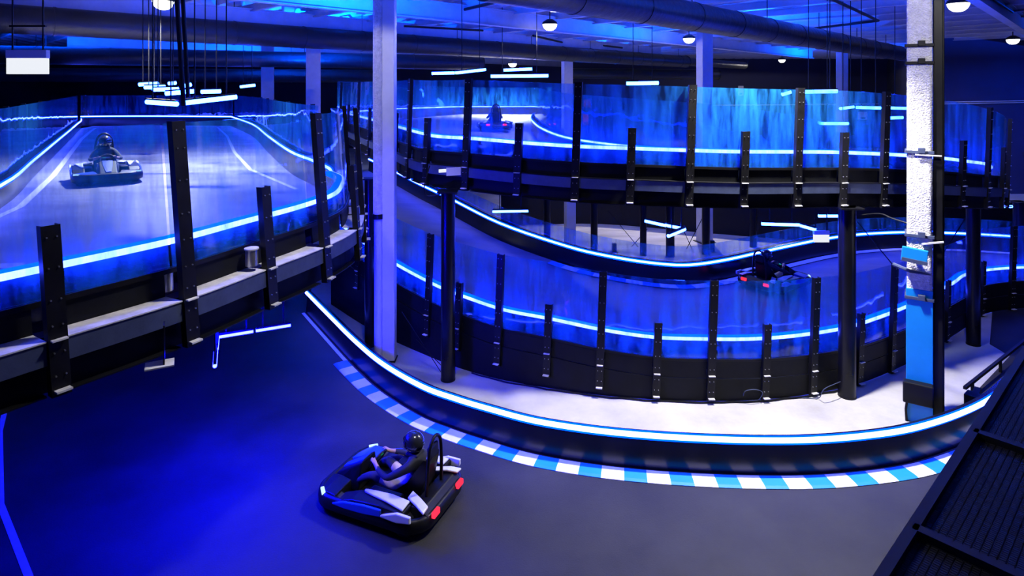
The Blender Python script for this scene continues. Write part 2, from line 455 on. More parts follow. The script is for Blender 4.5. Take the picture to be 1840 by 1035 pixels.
def deck_barrier(name, label, posts, lean, group=None, floor_fascia=False, led_from=0, loopcable=False, tallglass=True, hled=0.95, oled=-0.32, flange='black', glow='glow', rec=0.0):
    """posts: (x, y, base height, 't' tall / 's' short / '-' no post); outside is to the right of the run"""
    root = thing(name, label, 'barrier', (posts[0][0], posts[0][1], posts[0][2] if not floor_fascia else 0))
    NS = 5
    path = crom([Vector(p[:3]) for p in posts], NS)
    fr = frames(path)
    # inner crash wall and its led strip, on the track side
    MB().sweep(shifted(fr, 0, 0), [(oled - 0.02, 0.36), (oled - 0.07, 0.36), (oled - 0.05, hled - 0.036), (oled + 0.03, hled - 0.036), (oled + 0.03, 0.5)]).build('crash_wall', M['gloss'], root)
    b = MB(); b.sweep(fr, [(oled - 0.06, hled - 0.035), (oled + 0.04, hled - 0.035), (oled + 0.04, hled + 0.035), (oled - 0.06, hled + 0.035)])
    st = b.build('led_strip', M[glow], root)
    MB().tube([p + n * (oled + 0.06) + Vector((0, 0, hled)) for p, n in fr], 0.03, 8).build('led_core', M['core'], st, smooth='all')
    # spans between neighbouring posts
    for i in range(len(posts) - 1):
        seg = fr[i * NS:(i + 1) * NS + 1]
        # trimmed a little at the posts
        def trim(seg, a):
            s = [(p.copy(), n) for p, n in seg]
            L = (s[1][0] - s[0][0]).length; t = min(0.8, a / L)
            s[0] = (s[0][0].lerp(s[1][0], t), s[0][1])
            L = (s[-2][0] - s[-1][0]).length; t = min(0.8, a / L)
            s[-1] = (s[-1][0].lerp(s[-2][0], t), s[-1][1])
            return s
        sg = trim(seg, 0.075)
        if floor_fascia:
            # two rows of black sheet, the lower one down to the floor
            def lower(h): return [(Vector((p.x, p.y, 0)), n) for p, n in h]
            b = MB()
            n = len(seg)
            vs = []
            for p, nr in seg:
                for o, z in ((0.0, 0.02), (0.015, 0.02), (0.015, p.z + 0.36), (0.0, p.z + 0.36)):
                    vs.append(Vector((p.x + nr.x * o, p.y + nr.y * o, z)))
            fs = [(k * 4 + j, k * 4 + (j + 1) % 4, (k + 1) * 4 + (j + 1) % 4, (k + 1) * 4 + j) for k in range(n - 1) for j in range(4)]
            fs += [(0, 1, 2, 3), tuple((n - 1) * 4 + j for j in range(4))]
            b.add(vs, fs)
            b.build('skirt_sheet', M['panel'], root)
            MB().sweep(sg, [(-0.03, 0.37), (0.005, 0.37), (0.005, 0.655), (-0.03, 0.655)], lean).build('upper_sheet', M['panel'], root)
        else:
            MB().sweep(sg, [(-0.03, 0.245), (0.055, 0.245), (0.055, 0.255), (-0.02, 0.255), (-0.02, 0.42), (0.055, 0.42), (0.055, 0.43), (-0.03, 0.43)]
                       if False else [(-0.03, 0.25), (0.05, 0.25), (0.055, 0.43), (-0.03, 0.43)], lean).build('edge_beam', M['greybeam'], root)
            MB().sweep(sg, [(-0.03 - rec, 0.431), (0.065, 0.431), (0.065, 0.442), (-0.03 - rec, 0.442)], lean).build('beam_flange', M[flange], root)
            MB().sweep(seg, [(-0.09, 0.0), (-0.075, 0.0), (-0.075, 0.43), (-0.09, 0.43)], lean).build('web_sheet', M['panel'], root)
            MB().sweep(sg, [(-0.09, -0.012), (0.0, -0.012), (0.0, 0.0), (-0.09, 0.0)], lean).build('bottom_flange', M['black'], root)
            MB().sweep(sg, [(-0.05 - rec, 0.442), (-0.03 - rec, 0.442), (-0.03 - rec, 0.655), (-0.05 - rec, 0.655)], lean).build('upper_sheet', M['panel'], root)
        # glazing channel
        MB().sweep(seg, [(o_ - rec, h_) for o_, h_ in ((-0.06, 0.655), (0.0, 0.655), (0.0, 0.70), (-0.012, 0.70), (-0.012, 0.665), (-0.048, 0.665), (-0.048, 0.70), (-0.06, 0.70))], lean).build('glazing_channel', M['black'], root)
    # glass between tall posts
    tall = [i for i, p in enumerate(posts) if p[3] in 'tT-']
    tall = [0] + [i for i in tall if i > 0]
    if tall[-1] != len(posts) - 1: tall.append(len(posts) - 1)
    for a, c in zip(tall, tall[1:]):
        seg = fr[a * NS:c * NS + 1]
        seg = [(p.copy(), n) for p, n in seg]
        seg[0] = (seg[0][0].lerp(seg[1][0], 0.08), seg[0][1]); seg[-1] = (seg[-1][0].lerp(seg[-2][0], 0.08), seg[-1][1])
        MB().sweep(seg, [(-0.036 - rec, 0.667), (-0.024 - rec, 0.667), (-0.024 - rec, 2.07), (-0.036 - rec, 2.07)], lean).build('glass_panel', M['glass'], root, smooth=True)
    for i, p in enumerate(posts):
        if p[3] == '-': continue
        post_at(root, Vector(p[:3]), fr[i * NS][1], p[3] == 't', lean)
    return root, fr

def track_wall(name, label, pts, hgt=0.55, side=1, glass_h=0.0, lean=0.0, posts_every=0, core=0.026, glow=0.06, NS=5, base=0.04, cat='barrier', gmat='glow', lift=0.04, g0=0):
    """low black wall with a led strip along its track side (side=+1: right of the run)"""
    root = thing(name, label, cat, tuple(pts[0]))
    fr = frames(crom([Vector(p) for p in pts], NS) if NS > 1 else [Vector(p) for p in pts])
    s = side
    MB().sweep(fr, [(s * base, 0), (s * 0.0, hgt), (-s * 0.10, hgt), (-s * 0.13, 0)]).build('crash_wall', M['gloss'], root, smooth=True)
    hl = hgt - lift
    b = MB(); b.sweep(fr, [(s * 0.012, hl - glow), (s * 0.02, hl - glow), (s * 0.016, hl + glow * 0.7), (s * 0.008, hl + glow * 0.7)])
    st = b.build('led_strip', M[gmat], root)
    MB().tube([p + n * (s * 0.035) + Vector((0, 0, hl)) for p, n in fr], core, 6).build('led_core', M['core'], st, smooth='all')
    if glass_h:
        step = NS * 1 if len(pts) > 6 else max(1, NS // 2)
        i = g0
        while i < len(fr) - 1:
            j = min(i + step, len(fr) - 1)
            seg = fr[i:j + 1]
            seg = [(p.copy(), n) for p, n in seg]
            if len(seg) > 1:
                seg[0] = (seg[0][0].lerp(seg[1][0], 0.02), seg[0][1]); seg[-1] = (seg[-1][0].lerp(seg[-2][0], 0.02), seg[-1][1])
                MB().sweep(seg, [(-s * 0.112, 0.40), (-s * 0.124, 0.40), (-s * 0.124, glass_h), (-s * 0.112, glass_h)]).build('glass_panel', M['glass'], root, smooth=True)
            i = j
    if posts_every:
        acc = 0.0
        for k in range(1, len(fr)):
            acc += (fr[k][0] - fr[k - 1][0]).length
            if acc >= posts_every:
                acc = 0
                p, n = fr[k]
                b = MB(); q = p - n * s * 0.17
                b.box(q + Vector((0, 0, glass_h / 2 + 0.02)), (0.09, 0.08, glass_h), math.atan2(n.y, n.x))
                b.build('post', M['black'], root)
    return root, fr

# ---- upper right deck, outer barrier (left to right, seen from outside)
RP = [(-6.3, 22.5, 3.65, 't'), (-5.5, 20.6, 3.65, 's'), (-4.7, 18.7, 3.65, 't'), (-3.95, 17.0, 3.64, 's'), (-3.25, 15.4, 3.63, 't'), (-2.65, 14.0, 3.62, 's'),
      (-2.15, 12.8, 3.62, 't'), (-1.68, 12.1, 3.60, 's'), (-0.86, 11.5, 3.60, 't'), (0.1, 11.05, 3.56, 's'), (1.1, 10.75, 3.52, 't'), (2.03, 10.6, 3.50, 's'),
      (3.03, 10.55, 3.47, 't'), (3.98, 10.6, 3.44, 's'), (4.97, 10.75, 3.42, 't'), (5.85, 10.9, 3.40, 's'), (6.72, 11.15, 3.35, 't'),
      (7.75, 11.55, 3.27, 's'), (8.8, 12.05, 3.16, 's'), (9.8, 12.7, 3.02, 't'), (10.75, 13.5, 2.88, 's'), (11.6, 14.4, 2.70, 't'), (12.4, 15.5, 2.52, 's'), (13.1, 16.8, 2.35, 't')]
r_root, r_fr = deck_barrier('deck_barrier', 'glazed barrier on the upper right deck, black posts over a dark grey edge beam', RP, 0.035, glow='glow_deck')

# ---- lower ring, outer barrier standing on the pale concrete
def lp(xb, yb, yf, k):
    d = 6050.0 / (yf - 160); return ((xb - 920) / F * d, d, max(0.0, HC - (yb - 160) * d / F), k)
LP = [(-4.6, 15.6, 1.05, '-'), (-3.6, 14.4, 0.80, 's'), (-2.75, 13.5, 0.62, 's'), lp(770, 603, 641, 't'), lp(824, 628, 662, 's'), lp(895, 655, 682, 't'), lp(983, 675, 698, 's'), lp(1077, 697, 711, 't'),
      lp(1178, 713, 719, 's'), lp(1275, 717, 722, 't'), lp(1372, 716, 719, 's'), lp(1457, 707, 709, 't'), lp(1540, 690, 691, 's'), lp(1598, 668, 669, 't'),
      lp(1655, 640, 641, 's'), lp(1697, 613, 614, 's'), (10.5, 14.15, 0.0, 't'), (11.35, 14.85, 0, 's'), (12.4, 15.25, 0, 't'), (13.6, 15.4, 0, 's'), (15, 15.4, 0, 't')]
l_root, l_fr = deck_barrier('ring_barrier', 'curved glazed barrier with black posts and skirt standing on pale concrete', LP, 0.035, floor_fascia=True)

# ---- left deck, near barrier
QP = [(-4.75, 3.0, 3.1, 's'), (-4.15, 3.93, 3.1, 't'), (-3.59, 4.84, 3.1, 's'), (-3.04, 5.76, 3.1, 't'), (-2.67, 6.73, 3.1, 's'), (-2.34, 7.65, 3.1, 't'), (-2.19, 8.6, 3.1, 's'),
      (-2.35, 9.6, 3.1, 't'), (-2.55, 10.3, 3.1, 's'), (-2.9, 10.9, 3.1, 't')]
q_root, q_fr = deck_barrier('deck_barrier', 'near left glazed barrier of the left deck with pale ledge beam below', QP, -0.07, oled=-0.36, hled=0.93, flange='ledge', glow='glow_left', rec=0.15)

# left deck: far sides
ZL = 3.5
far = [(-3.5, 11.0), (-3.75, 11.6), (-4.5, 12.9), (-5.6, 14.7), (-8.0, 19.4), (-11.3, 26.0), (-15.4, 33.0)]
a_root, _ = track_wall('track_wall', 'blue lit inner wall of the left deck running away right of its kart', [Vector((x + 0.3, y, ZL)) for x, y in far], gmat='glow_left', side=-1, glass_h=1.65, posts_every=2.6, g0=10)
c_root, _ = track_wall('track_wall', 'dark end wall across the far end of the left deck', [Vector((x, y, ZL)) for x, y in ((-15.2, 33.2), (-17.7, 33.6), (-20.3, 33.8), (-22.6, 33.6), (-23.4, 33.2))], gmat='glow_left', side=-1, glass_h=1.65, posts_every=2.0)
leftp = [(-23.4, 33.2), (-21.8, 30.9), (-20.4, 28.7), (-17.5, 24.2), (-14.3, 19.2), (-11.0, 14.05), (-8.75, 10.5), (-7.9, 8.2), (-8.4, 3.0)]
d_root, _ = track_wall('track_wall', 'left hand wall of the left deck with led and tall glass', [Vector((x, y, ZL)) for x, y in leftp], hgt=0.42, gmat='glow_left', side=-1, glass_h=1.65, posts_every=2.6)
inner = [p + n * (-0.36) for p, n in q_fr]
poly = [(p.x, p.y) for p in inner] + [(x + 0.3, y) for x, y in far[1:]] + [(-15.3, 33.2), (-20.3, 33.8), (-22.6, 33.0)] + leftp[1:] + [(-6.6, 1.6)]
slab('left_deck_floor', poly, ZL, 0.22, M['deck'])
strip('deck_line', [(-21.3, 31.3), (-19.95, 29.0), (-17.1, 24.3), (-13.9, 19.3), (-10.6, 14.15), (-8.35, 10.4), (-7.5, 8.2), (-7.9, 3.4)], 0.12, ZL + 0.002, M['line'])
strip('deck_line', [(-4.3, 12.2), (-6.5, 15.2), (-8.8, 19.4), (-12.1, 26.0), (-15.4, 32)], 0.09, ZL + 0.002, M['line'])
kb = MB(); kb.box((-5.75, 6.85, ZL + 0.01), (0.42, 0.2, 0.02), 0.2)
o = kb.build('kerb_mark', M['kwhite']); o['kind'] = 'structure'

# ---- upper right deck floor
def zin(p, h): return Vector((p.x, p.y, p.z + h))
outer = [Vector((-3.2, 38.6, 3.9)), Vector((-5.6, 31, 4.0)), Vector((-6.4, 26, 4.05))] + [p + n * (-0.32) + Vector((0, 0, 0.4)) for p, n in r_fr]
island = [(2.6, 40.0, 3.85), (1.55, 32, 3.85), (0.98, 27.5, 3.85), (0.78, 24.5, 3.84), (0.80, 22.0, 3.80), (1.0, 19.6, 3.72), (1.55, 17.4, 3.62), (2.6, 16.1, 3.54), (4.1, 15.65, 3.44), (5.7, 15.75, 3.3), (7.3, 16.3, 3.1), (8.9, 17.5, 2.85), (10.2, 19.2, 2.6)]
inn = [Vector(p) for p in island]
NB = 60
oa = resample(outer, NB); ib = resample(crom(inn, 5), NB)
b = MB(); vs = []
for p, q in zip(oa, ib):
    vs += [p, q, q - Vector((0, 0, 0.2)), p - Vector((0, 0, 0.2))]
b.add(vs, [(k * 4 + j, k * 4 + (j + 1) % 4, (k + 1) * 4 + (j + 1) % 4, (k + 1) * 4 + j) for k in range(NB - 1) for j in range(4)] + [(0, 1, 2, 3), tuple((NB - 1) * 4 + j for j in range(4))])
o = b.build('right_deck_floor', M['deck'], smooth=True); o['kind'] = 'structure'
track_wall('track_wall', 'island wall with led curling round the tip on the upper right deck', inn, side=1, glass_h=1.75, posts_every=0)
track_wall('track_wall', 'far dark wall behind the upper right deck with led on top', [Vector(p) for p in ((-6.5, 23.2, 4.05), (-6.5, 26, 4.05), (-5.7, 31, 4.0), (-4.6, 35.4, 3.92), (-3.2, 38.6, 3.88), (-0.3, 39.8, 3.85), (2.5, 40.2, 3.85))], side=1, glass_h=1.75)

# ---- lower ring: inner wall and lane surface
IW = [(-6.2, 26.6, 1.95), (-4.6, 24.0, 1.78), (-3.3, 21.9, 1.6), (-2.0, 20.0, 1.42), (-0.33, 18.0, 1.05), (1.5, 16.55, 0.75), (2.63, 16.06, 0.6), (3.73, 15.8, 0.5), (4.6, 15.85, 0.45), (5.66, 16.3, 0.45),
      (6.8, 17.0, 0.45), (8.1, 17.8, 0.45), (9.5, 18.6, 0.45), (11.0, 19.2, 0.45), (12.8, 19.45, 0.45), (14.9, 19.1, 0.45), (17, 18.2, 0.45)]
iw_root, iw_fr = track_wall('track_wall', 'curved dark inner wall of the lower ring with bright led top', [Vector(p) for p in IW], side=1, glass_h=0.95, core=0.024)
# second thin led line on the back edge of that wall, on the left half
oa = resample([p + n * (-0.33) + Vector((0, 0, 0.38)) for p, n in [(Vector((-8.6, 24, 1.6)), Vector((0.8, -0.6, 0))), (Vector((-6.6, 19, 1.3)), Vector((0.8, -0.6, 0)))] + l_fr], NB)
ib = resample([p + n * 0.03 for p, n in iw_fr], NB)
b = MB(); vs = []
for p, q in zip(oa, ib):
    m_ = p.lerp(q, 0.5)
    vs += [p, m_, q, q - Vector((0, 0, 0.2)), p - Vector((0, 0, 0.2))]
b.add(vs, [(k * 5 + j, k * 5 + (j + 1) % 5, (k + 1) * 5 + (j + 1) % 5, (k + 1) * 5 + j) for k in range(NB - 1) for j in range(5)] + [(0, 1, 2, 3, 4), tuple((NB - 1) * 5 + j for j in range(5))])
o = b.build('ring_lane_floor', M['lane'], smooth=True); o['kind'] = 'structure'
# painted line at the foot of the inner wall
k0, k1 = 45, len(iw_fr)
b = MB()
b.sweep([(p + n * 0.20 + Vector((0, 0, 0.012)), n) for p, n in iw_fr[k0:k1]], [(-0.11, 0), (0.11, 0), (0.11, 0.006), (-0.11, 0.006)])
o = b.build('ring_lane_line', M['line']); o['kind'] = 'structure'

# kerbs: every painted block a piece
def kerb(name, label, fr, off, w, pitch, z, h=0.02):
    root = thing(name, label, 'kerb', tuple(fr[0][0]))
    pts = [p + n * off for p, n in fr]
    L = sum((b - a).length for a, b in zip(pts, pts[1:]))
    n = int(L / pitch)
    ii = frames(resample(pts, n * 3 + 1))
    for k in range(n):
        seg = ii[k * 3:k * 3 + 4]
        b = MB()
        b.sweep([(p + Vector((0, 0, z)), nn) for p, nn in seg], [(0, 0), (w, 0), (w, h * 0.5), (w * 0.8, h), (0, h)])
        b.build('kerb_block', M['kwhite'] if k % 2 else M['kblue'], root)
    return root

# foreground barrier
f_root, _ = track_wall('track_wall', 'foreground black wall with a thick white blue led along its top', [p for p in fb], hgt=0.5, side=1, core=0.036, glow=0.075, NS=1, base=0.05, gmat='glow_low', lift=0.005)
kerb('kerb', 'blue and white painted kerb at the foot of the foreground wall', fbf[9:84], 0.10, 0.27, 0.312, 0.012)
kerb('kerb', 'faint kerb blocks below the inner wall of the lower ring', iw_fr[24:46], 0.14, 0.25, 0.4, 0.012)

b = MB()
b.sweep([(p + n * 0.11 + Vector((0, 0, 0.0125)), n) for p, n in fbf[0:10]], [(-0.03, 0), (0.04, 0), (0.04, 0.003), (-0.03, 0.003)])
o = b.build('wall_foot_line', M['line']); o['kind'] = 'structure'
# grey strip where the foreground wall meets the left deck
# ================================================================== COLUMNS
def column_box(name, label, x, y, w, dpt, rz, mat_, z0=0.0, z1=ZC, cat='column', base=True):
    root = thing(name, label, cat, (x, y, z0), rz)
    b = MB()
    # H section: two flanges and a web, boxed in by thin cover sheets
    b.box((0, 0, (z1 - z0) / 2), (w, dpt, z1 - z0))
    b.build('shaft', mat_, root, local=True, bevel=0.02)
    b = MB(); b.box((0, 0, z1 - z0 - 0.02), (w * 1.6, dpt * 1.6, 0.04)); b.build('cap_plate', M['beam'], root, local=True)
    if base:
        b = MB(); b.box((0, 0, 0.015), (w * 1.35, dpt * 1.35, 0.03)); b.build('base_plate', M['black'], root, local=True)
    return root

# left foreground column with its wrapped pipe
p = G(698, 646, 0)
c1 = thing('building_column', 'tall pale column left of centre with a wrapped white pipe ending halfway', 'column', tuple(p))
b = MB(); b.box((0.02, 0, ZC / 2), (0.25, 0.26, ZC)); b.build('shaft', M['white'], c1, local=True, bevel=0.015)
b = MB(); b.tube([(-0.19, -0.06, 2.94), (-0.185, -0.06, 4.2), (-0.195, -0.06, 5.4), (-0.19, -0.06, ZC)], [0.105, 0.11, 0.107, 0.11], 14)
b.build('pipe_wrap', M['spray'], c1, local=True, smooth=True)
b = MB(); b.tube([(-0.19, -0.06, 0.0), (-0.19, -0.06, 2.95)], 0.085, 14); b.build('drain_pipe', M['white'], c1, local=True, smooth=True)
b = MB(); b.tube([(-0.19, -0.06, 2.88), (-0.19, -0.06, 2.98)], 0.125, 14); b.build('pipe_collar', M['black'], c1, local=True, smooth=True)
b = MB(); b.box((0.02, 0, 0.015), (0.29, 0.30, 0.03)); b.build('base_plate', M['black'], c1, local=True)

# right foreground column, sprayed coating and black channel
p = G(1652, 752, 0)
c2 = thing('building_column', 'rough white sprayed column at right with a black channel down its side', 'column', tuple(p))
c2.rotation_euler = (0, 0, -0.58)
def rough_shaft(w, d, z0, z1, amp):
    b = MB(); n = int((z1 - z0) / 0.05); ring = []
    k = 6
    for i in range(k): ring.append((-w / 2 + w * i / k, -d / 2))
    for i in range(k): ring.append((w / 2, -d / 2 + d * i / k))
    for i in range(k): ring.append((w / 2 - w * i / k, d / 2))
    for i in range(k): ring.append((-w / 2, d / 2 - d * i / k))
    m = len(ring); vs = []
    for j in range(n + 1):
        z = z0 + (z1 - z0) * j / n
        for x, y in ring:
            vs.append((x + random.uniform(-amp, amp), y + random.uniform(-amp, amp), z))
    fs = [(j * m + i, j * m + (i + 1) % m, (j + 1) * m + (i + 1) % m, (j + 1) * m + i) for j in range(n) for i in range(m)]
    fs += [tuple(range(m)), tuple(n * m + i for i in range(m))]
    return b.add(vs, fs)
rough_shaft(0.35, 0.34, 0, ZC, 0.0032).build('shaft', M['spray'], c2, local=True, smooth='all')
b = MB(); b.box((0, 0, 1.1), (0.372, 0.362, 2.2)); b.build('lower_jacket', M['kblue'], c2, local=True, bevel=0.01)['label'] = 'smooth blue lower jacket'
b = MB(); b.box((0.265, 0.05, ZC / 2), (0.15, 0.30, ZC)); b.box((0.255, -0.115, ZC / 2), (0.13, 0.03, ZC)); b.build('side_channel', M['black'], c2, local=True, bevel=0.01)
for zz in (6.22, 5.93, 4.46, 3.08, 2.05):
    b = MB()
    b.box((0.0, -0.19, zz), (0.40, 0.035, 0.05)); b.box((-0.19, 0, zz), (0.035, 0.4, 0.05)); b.box((0.19, 0, zz), (0.03, 0.4, 0.05))
    b.box((0.03, -0.215, zz + 0.03), (0.10, 0.05, 0.09))
    b.build('clamp_band', M['black'] if zz > 5 else M['greybeam'], c2, local=True, bevel=0.006)
b = MB(); b.box((0.18, -0.22, 3.0), (0.3, 0.03, 0.025), M=Matrix.Rotation(-0.25, 3, 'Y')); b.box((0.12, -0.22, 4.42), (0.36, 0.02, 0.02)); b.build('tie_strap', M['ledge'], c2, local=True)
b = MB(); b.box((-0.02, -0.24, 0.52), (0.42, 0.18, 0.34)); b.build('junction_box', M['black'], c2, local=True, bevel=0.02)
b = MB(); b.tube([(-0.17, -0.22, 0.36), (-0.19, -0.22, 0.2), (-0.18, -0.2, 0.0)], 0.02, 6); b.build('conduit', M['black'], c2, local=True)
# slanted blue-painted panel clamped on the column
pn = thing('equipment_panel', 'square panel box clamped to the rough right column', 'panel', (p.x - 0.22, p.y - 0.21, 2.78), -0.58)
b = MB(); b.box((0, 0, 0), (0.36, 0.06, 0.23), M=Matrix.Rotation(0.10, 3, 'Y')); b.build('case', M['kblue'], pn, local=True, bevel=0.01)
b = MB(); b.box((0.0, -0.035, -0.09), (0.36, 0.02, 0.06), M=Matrix.Rotation(0.10, 3, 'Y')); b.build('lower_lip', M['greybeam'], pn, local=True)
b = MB(); b.box((0, 0.08, 0.0), (0.06, 0.13, 0.06)); b.build('mount', M['black'], pn, local=True)

# columns further back
for x, yb, d, w, lab in ((563, 0, 23.0, 0.52, 'blue lit square column rising behind the left deck glass'),
                         (481, 0, 32.0, 0.60, 'distant blue column left of the taller blue one'),
                         (1266, 0, 22.0, 0.44, 'blue lit column inside the island of the upper right deck'),
                         (1019, 0, 33.0, 0.50, 'far column above the island tip at centre'),
                         (1513, 0, 36.0, 0.48, 'far blue column left of the rough right column')):
    column_box('building_column', lab, (x - 920) / F * d, d, w, w * 0.9, 0.3, M['beam'])
p = G(1024, 440, 0.0)
column_box('building_column', 'short lit white column beneath the upper right deck', (1024 - 920) / F * 21.5, 21.5, 0.34, 0.34, 0.2, M['white'], 0, 3.3)

def round_post(label, x, y, r, ztop, cap=True):
    root = thing('support_post', label, 'post', (x, y, 0))
    b = MB(); b.tube([(0, 0, 0.02), (0, 0, ztop)], r, 20); b.build('pipe', M['post'], root, local=True, smooth=True)
    b = MB(); b.tube([(0, 0, 0), (0, 0, 0.03)], r * 1.04, 20); b.build('foot_ring', M['black'], root, local=True, smooth=True)
    if cap:
        b = MB(); b.box((0, 0, ztop - 0.015), (r * 2.8, r * 2.8, 0.03)); b.build('cap_plate', M['black'], root, local=True)
    return root
p = G(805, 682, 0); round_post('round black support post in front of the ring barrier at left', p.x, p.y, 0.135, 3.58)
p = G(1522, 712, 0); round_post('thick round black support post left of the rough column', p.x, p.y, 0.145, 3.4)
p = G(664, 622, 0); round_post('round black support post tucked beside the pale left column', p.x, p.y, 0.105, 3.6)
p = G(1749, 619, 0); round_post('round black support post right of the rough column', p.x, p.y, 0.13, 3.0)
round_post('rightmost round black support post at the edge of view', 14.0, 16.9, 0.14, 2.4)
for x, y, r, zt, lab in ((1072, 460, 0.12, 3.4, 'far post under the deck beside the lit white column'),
                     (1163, 468, 0.11, 3.2, 'far post under the deck left of the blue arrow'),
                     (1213, 470, 0.14, 3.2, 'far post under the deck behind the blue arrow'),
                     (1279, 466, 0.13, 3.1, 'far post under the deck right of the blue arrow'),
                     (1366, 452, 0.12, 3.0, 'far post under the deck left of the hanging sign'),
                     (985, 445, 0.12, 3.5, 'far post under the deck left of the lit white column')):
    p = G(x, y, 0); round_post(lab, p.x, p.y + 0.6, r, zt, False)
# short stubs under the deck
for x, y, top in ((1109, 462, 437), (1290, 462, 432)):
    p = G(x, y, 0); z = HC - (top - 160) * (p.y + 0.6) / F
    rt = thing('stub_post', 'short square stub post on the far floor, ' + ('left of the blue arrow' if x < 1200 else 'right of the blue arrow'), 'post', (p.x, p.y + 0.6, 0))
    b = MB(); b.box((0, 0, z / 2), (0.15, 0.12, z)); b.build('shaft', M['black'], rt, local=True, bevel=0.01)
    b = MB(); b.box((0, 0, 0.012), (0.24, 0.22, 0.024)); b.build('base_plate', M['black'], rt, local=True)
# crossed brace rods
def brace(label, a, b_, c, d, r=0.012):
    rt = thing('cross_brace', label, 'brace', tuple(a))
    m1 = MB(); m1.tube([a, b_], r, 6); m1.build('rod', M['black'], rt)
    m1 = MB(); m1.tube([c, d], r, 6); m1.build('rod', M['black'], rt)
brace('crossed thin rods between far posts left of the blue arrow', D(1092, 378, 21.3), D(1162, 462, 21.3), D(1118, 462, 21.35), D(1163, 412, 21.35))
brace('crossed thin rods between far posts right of the blue arrow', D(1222, 400, 21.0), D(1250, 462, 21.0), D(1226, 462, 21.05), D(1262, 392, 21.05))
brace('crossed rods right of the thick round support post', D(1540, 398, 13.6), D(1606, 478, 13.6), D(1735, 392, 13.7), D(1690, 462, 13.7))
brace('thin diagonal rods beside the left round support post', D(722, 560, 12.0), D(792, 668, 11.8), D(748, 610, 11.9), D(796, 660, 11.85), 0.007)

slab('floor_worn_patch', [tuple(G(x, y, 0))[:2] for x, y in ((900, 404), (1080, 401), (1280, 418), (1480, 433), (1560, 440), (1600, 470), (1300, 520), (900, 480))], 0.008, 0.008, M['slab'])
# dark low wall on the far floor under the deck
dw = thing('far_floor_wall', 'low black wall beyond the lit floor under the upper deck', 'wall', tuple(G(940, 402, 0)))
MB().sweep(frames(crom([G(900, 405, 0), G(1080, 402, 0), G(1280, 419, 0), G(1480, 434, 0), G(1640, 437, 0), G(1840, 432, 0)], 5)), [(0, 0), (0.1, 0), (0.08, 1.4), (0, 1.4)]).build('panel', M['kblack'], dw)

# ================================================================== CEILING STEEL
GD = Vector((0.70, 0.714, 0))
JD = Vector((-0.714, 0.70, 0))
def ibeam(b, a, c, w, h):
    a = Vector(a); c = Vector(c)
    t = 0.03
    b.bar(a + Vector((0, 0, h / 2 - t / 2)), c + Vector((0, 0, h / 2 - t / 2)), w, t)
    b.bar(a - Vector((0, 0, h / 2 - t / 2)), c - Vector((0, 0, h / 2 - t / 2)), w, t)
    b.bar(a, c, t, h - 2 * t)
gnames = ['roof girder nearest the camera, passing over the left deck', 'roof girder crossing behind the pale left column', 'roof girder beyond the long central duct', 'far roof girder over the back of the hall', 'roof girder above the upper right duct']
for (cx, cy), lab in zip(((-14.5, 14.0), (-3.4, 17.3), (-9, 27), (-12, 40), (9.0, 12.5)), gnames):
    c = Vector((cx, cy, 7.85)); b = MB()
    ibeam(b, c - GD * 14, c + GD * 34, 0.24, 0.55)
    g = b.build('roof_girder', M['beam']); tag(g, lab, 'beam')
k = 0
for q in range(-5, 15):
    c = Vector((0, 26, 8.16)) + GD * (q * 2.2 - 8)
    b = MB(); ibeam(b, c - JD * 34, c + JD * 34, 0.13, 0.24)
    g = b.build('roof_joist', M['beam']); tag(g, 'thin roof joist running to the back left under the ribbed ceiling', 'beam', 'parallel roof joists')

# ================================================================== DUCTS AND PIPES
def duct(label, a, c, r, red=None):
    a = Vector(a); c = Vector(c)
    rt = thing('air_duct', label, 'duct', tuple(a))
    n = 14; pts = [a.lerp(c, i / n) for i in range(n + 1)]
    MB().tube(pts, r, 24).build('shell', M['duct'], rt, smooth=True)
    t = (c - a).normalized()
    L = (c - a).length; k = int(L / 2.4)
    for i in range(1, k + 1):
        q = a + t * (L * i / (k + 0.4))
        MB().tube([q - t * 0.03, q + t * 0.03], r * 1.035, 24).build('joint_ring', M['duct'], rt, smooth=True)
        if i % 2: MB().bar(q + Vector((0, 0, r)), Vector((q.x, q.y, ZC)), 0.02, 0.02).build('hanger', M['black'], rt)
    MB().tube([c - t * 0.02, c + t * 0.03], r * 1.05, 24).build('end_cap', M['duct'], rt, smooth=True)
    if red:
        c2_ = c + t * red[0]
        MB().tube([c + t * 0.03, c + t * 0.5, c2_], [r * 0.8, red[1], red[1]], 20).build('reduced_end', M['duct'], rt, smooth=True)
def DZ(x, y, dz):      # pixel to point at height dz above the eye
    d = -dz * F / (y - HOR); return Vector(((x - 920) / F * d, d, HC + dz))
duct('long black air duct running right over the left deck to the centre', DZ(-120, 25, 1.8), DZ(1232, 111, 1.8), 0.38, (9.0, 0.27))
duct('black air duct crossing the upper right of the ceiling', DZ(870, -36, 1.8), DZ(1640, 100, 1.8), 0.36)
duct('second black air duct, below and behind the long one, ending with a cap', DZ(-80, 97, 1.3), DZ(866, 113, 1.3), 0.35)
duct('lowest black air duct at far left, above the glass', DZ(-60, 134, 0.8), DZ(700, 137, 0.8), 0.40)
duct('dark air duct beyond the island column at centre right', DZ(1020, 132, 1.1), DZ(1290, 134, 1.1), 0.38)

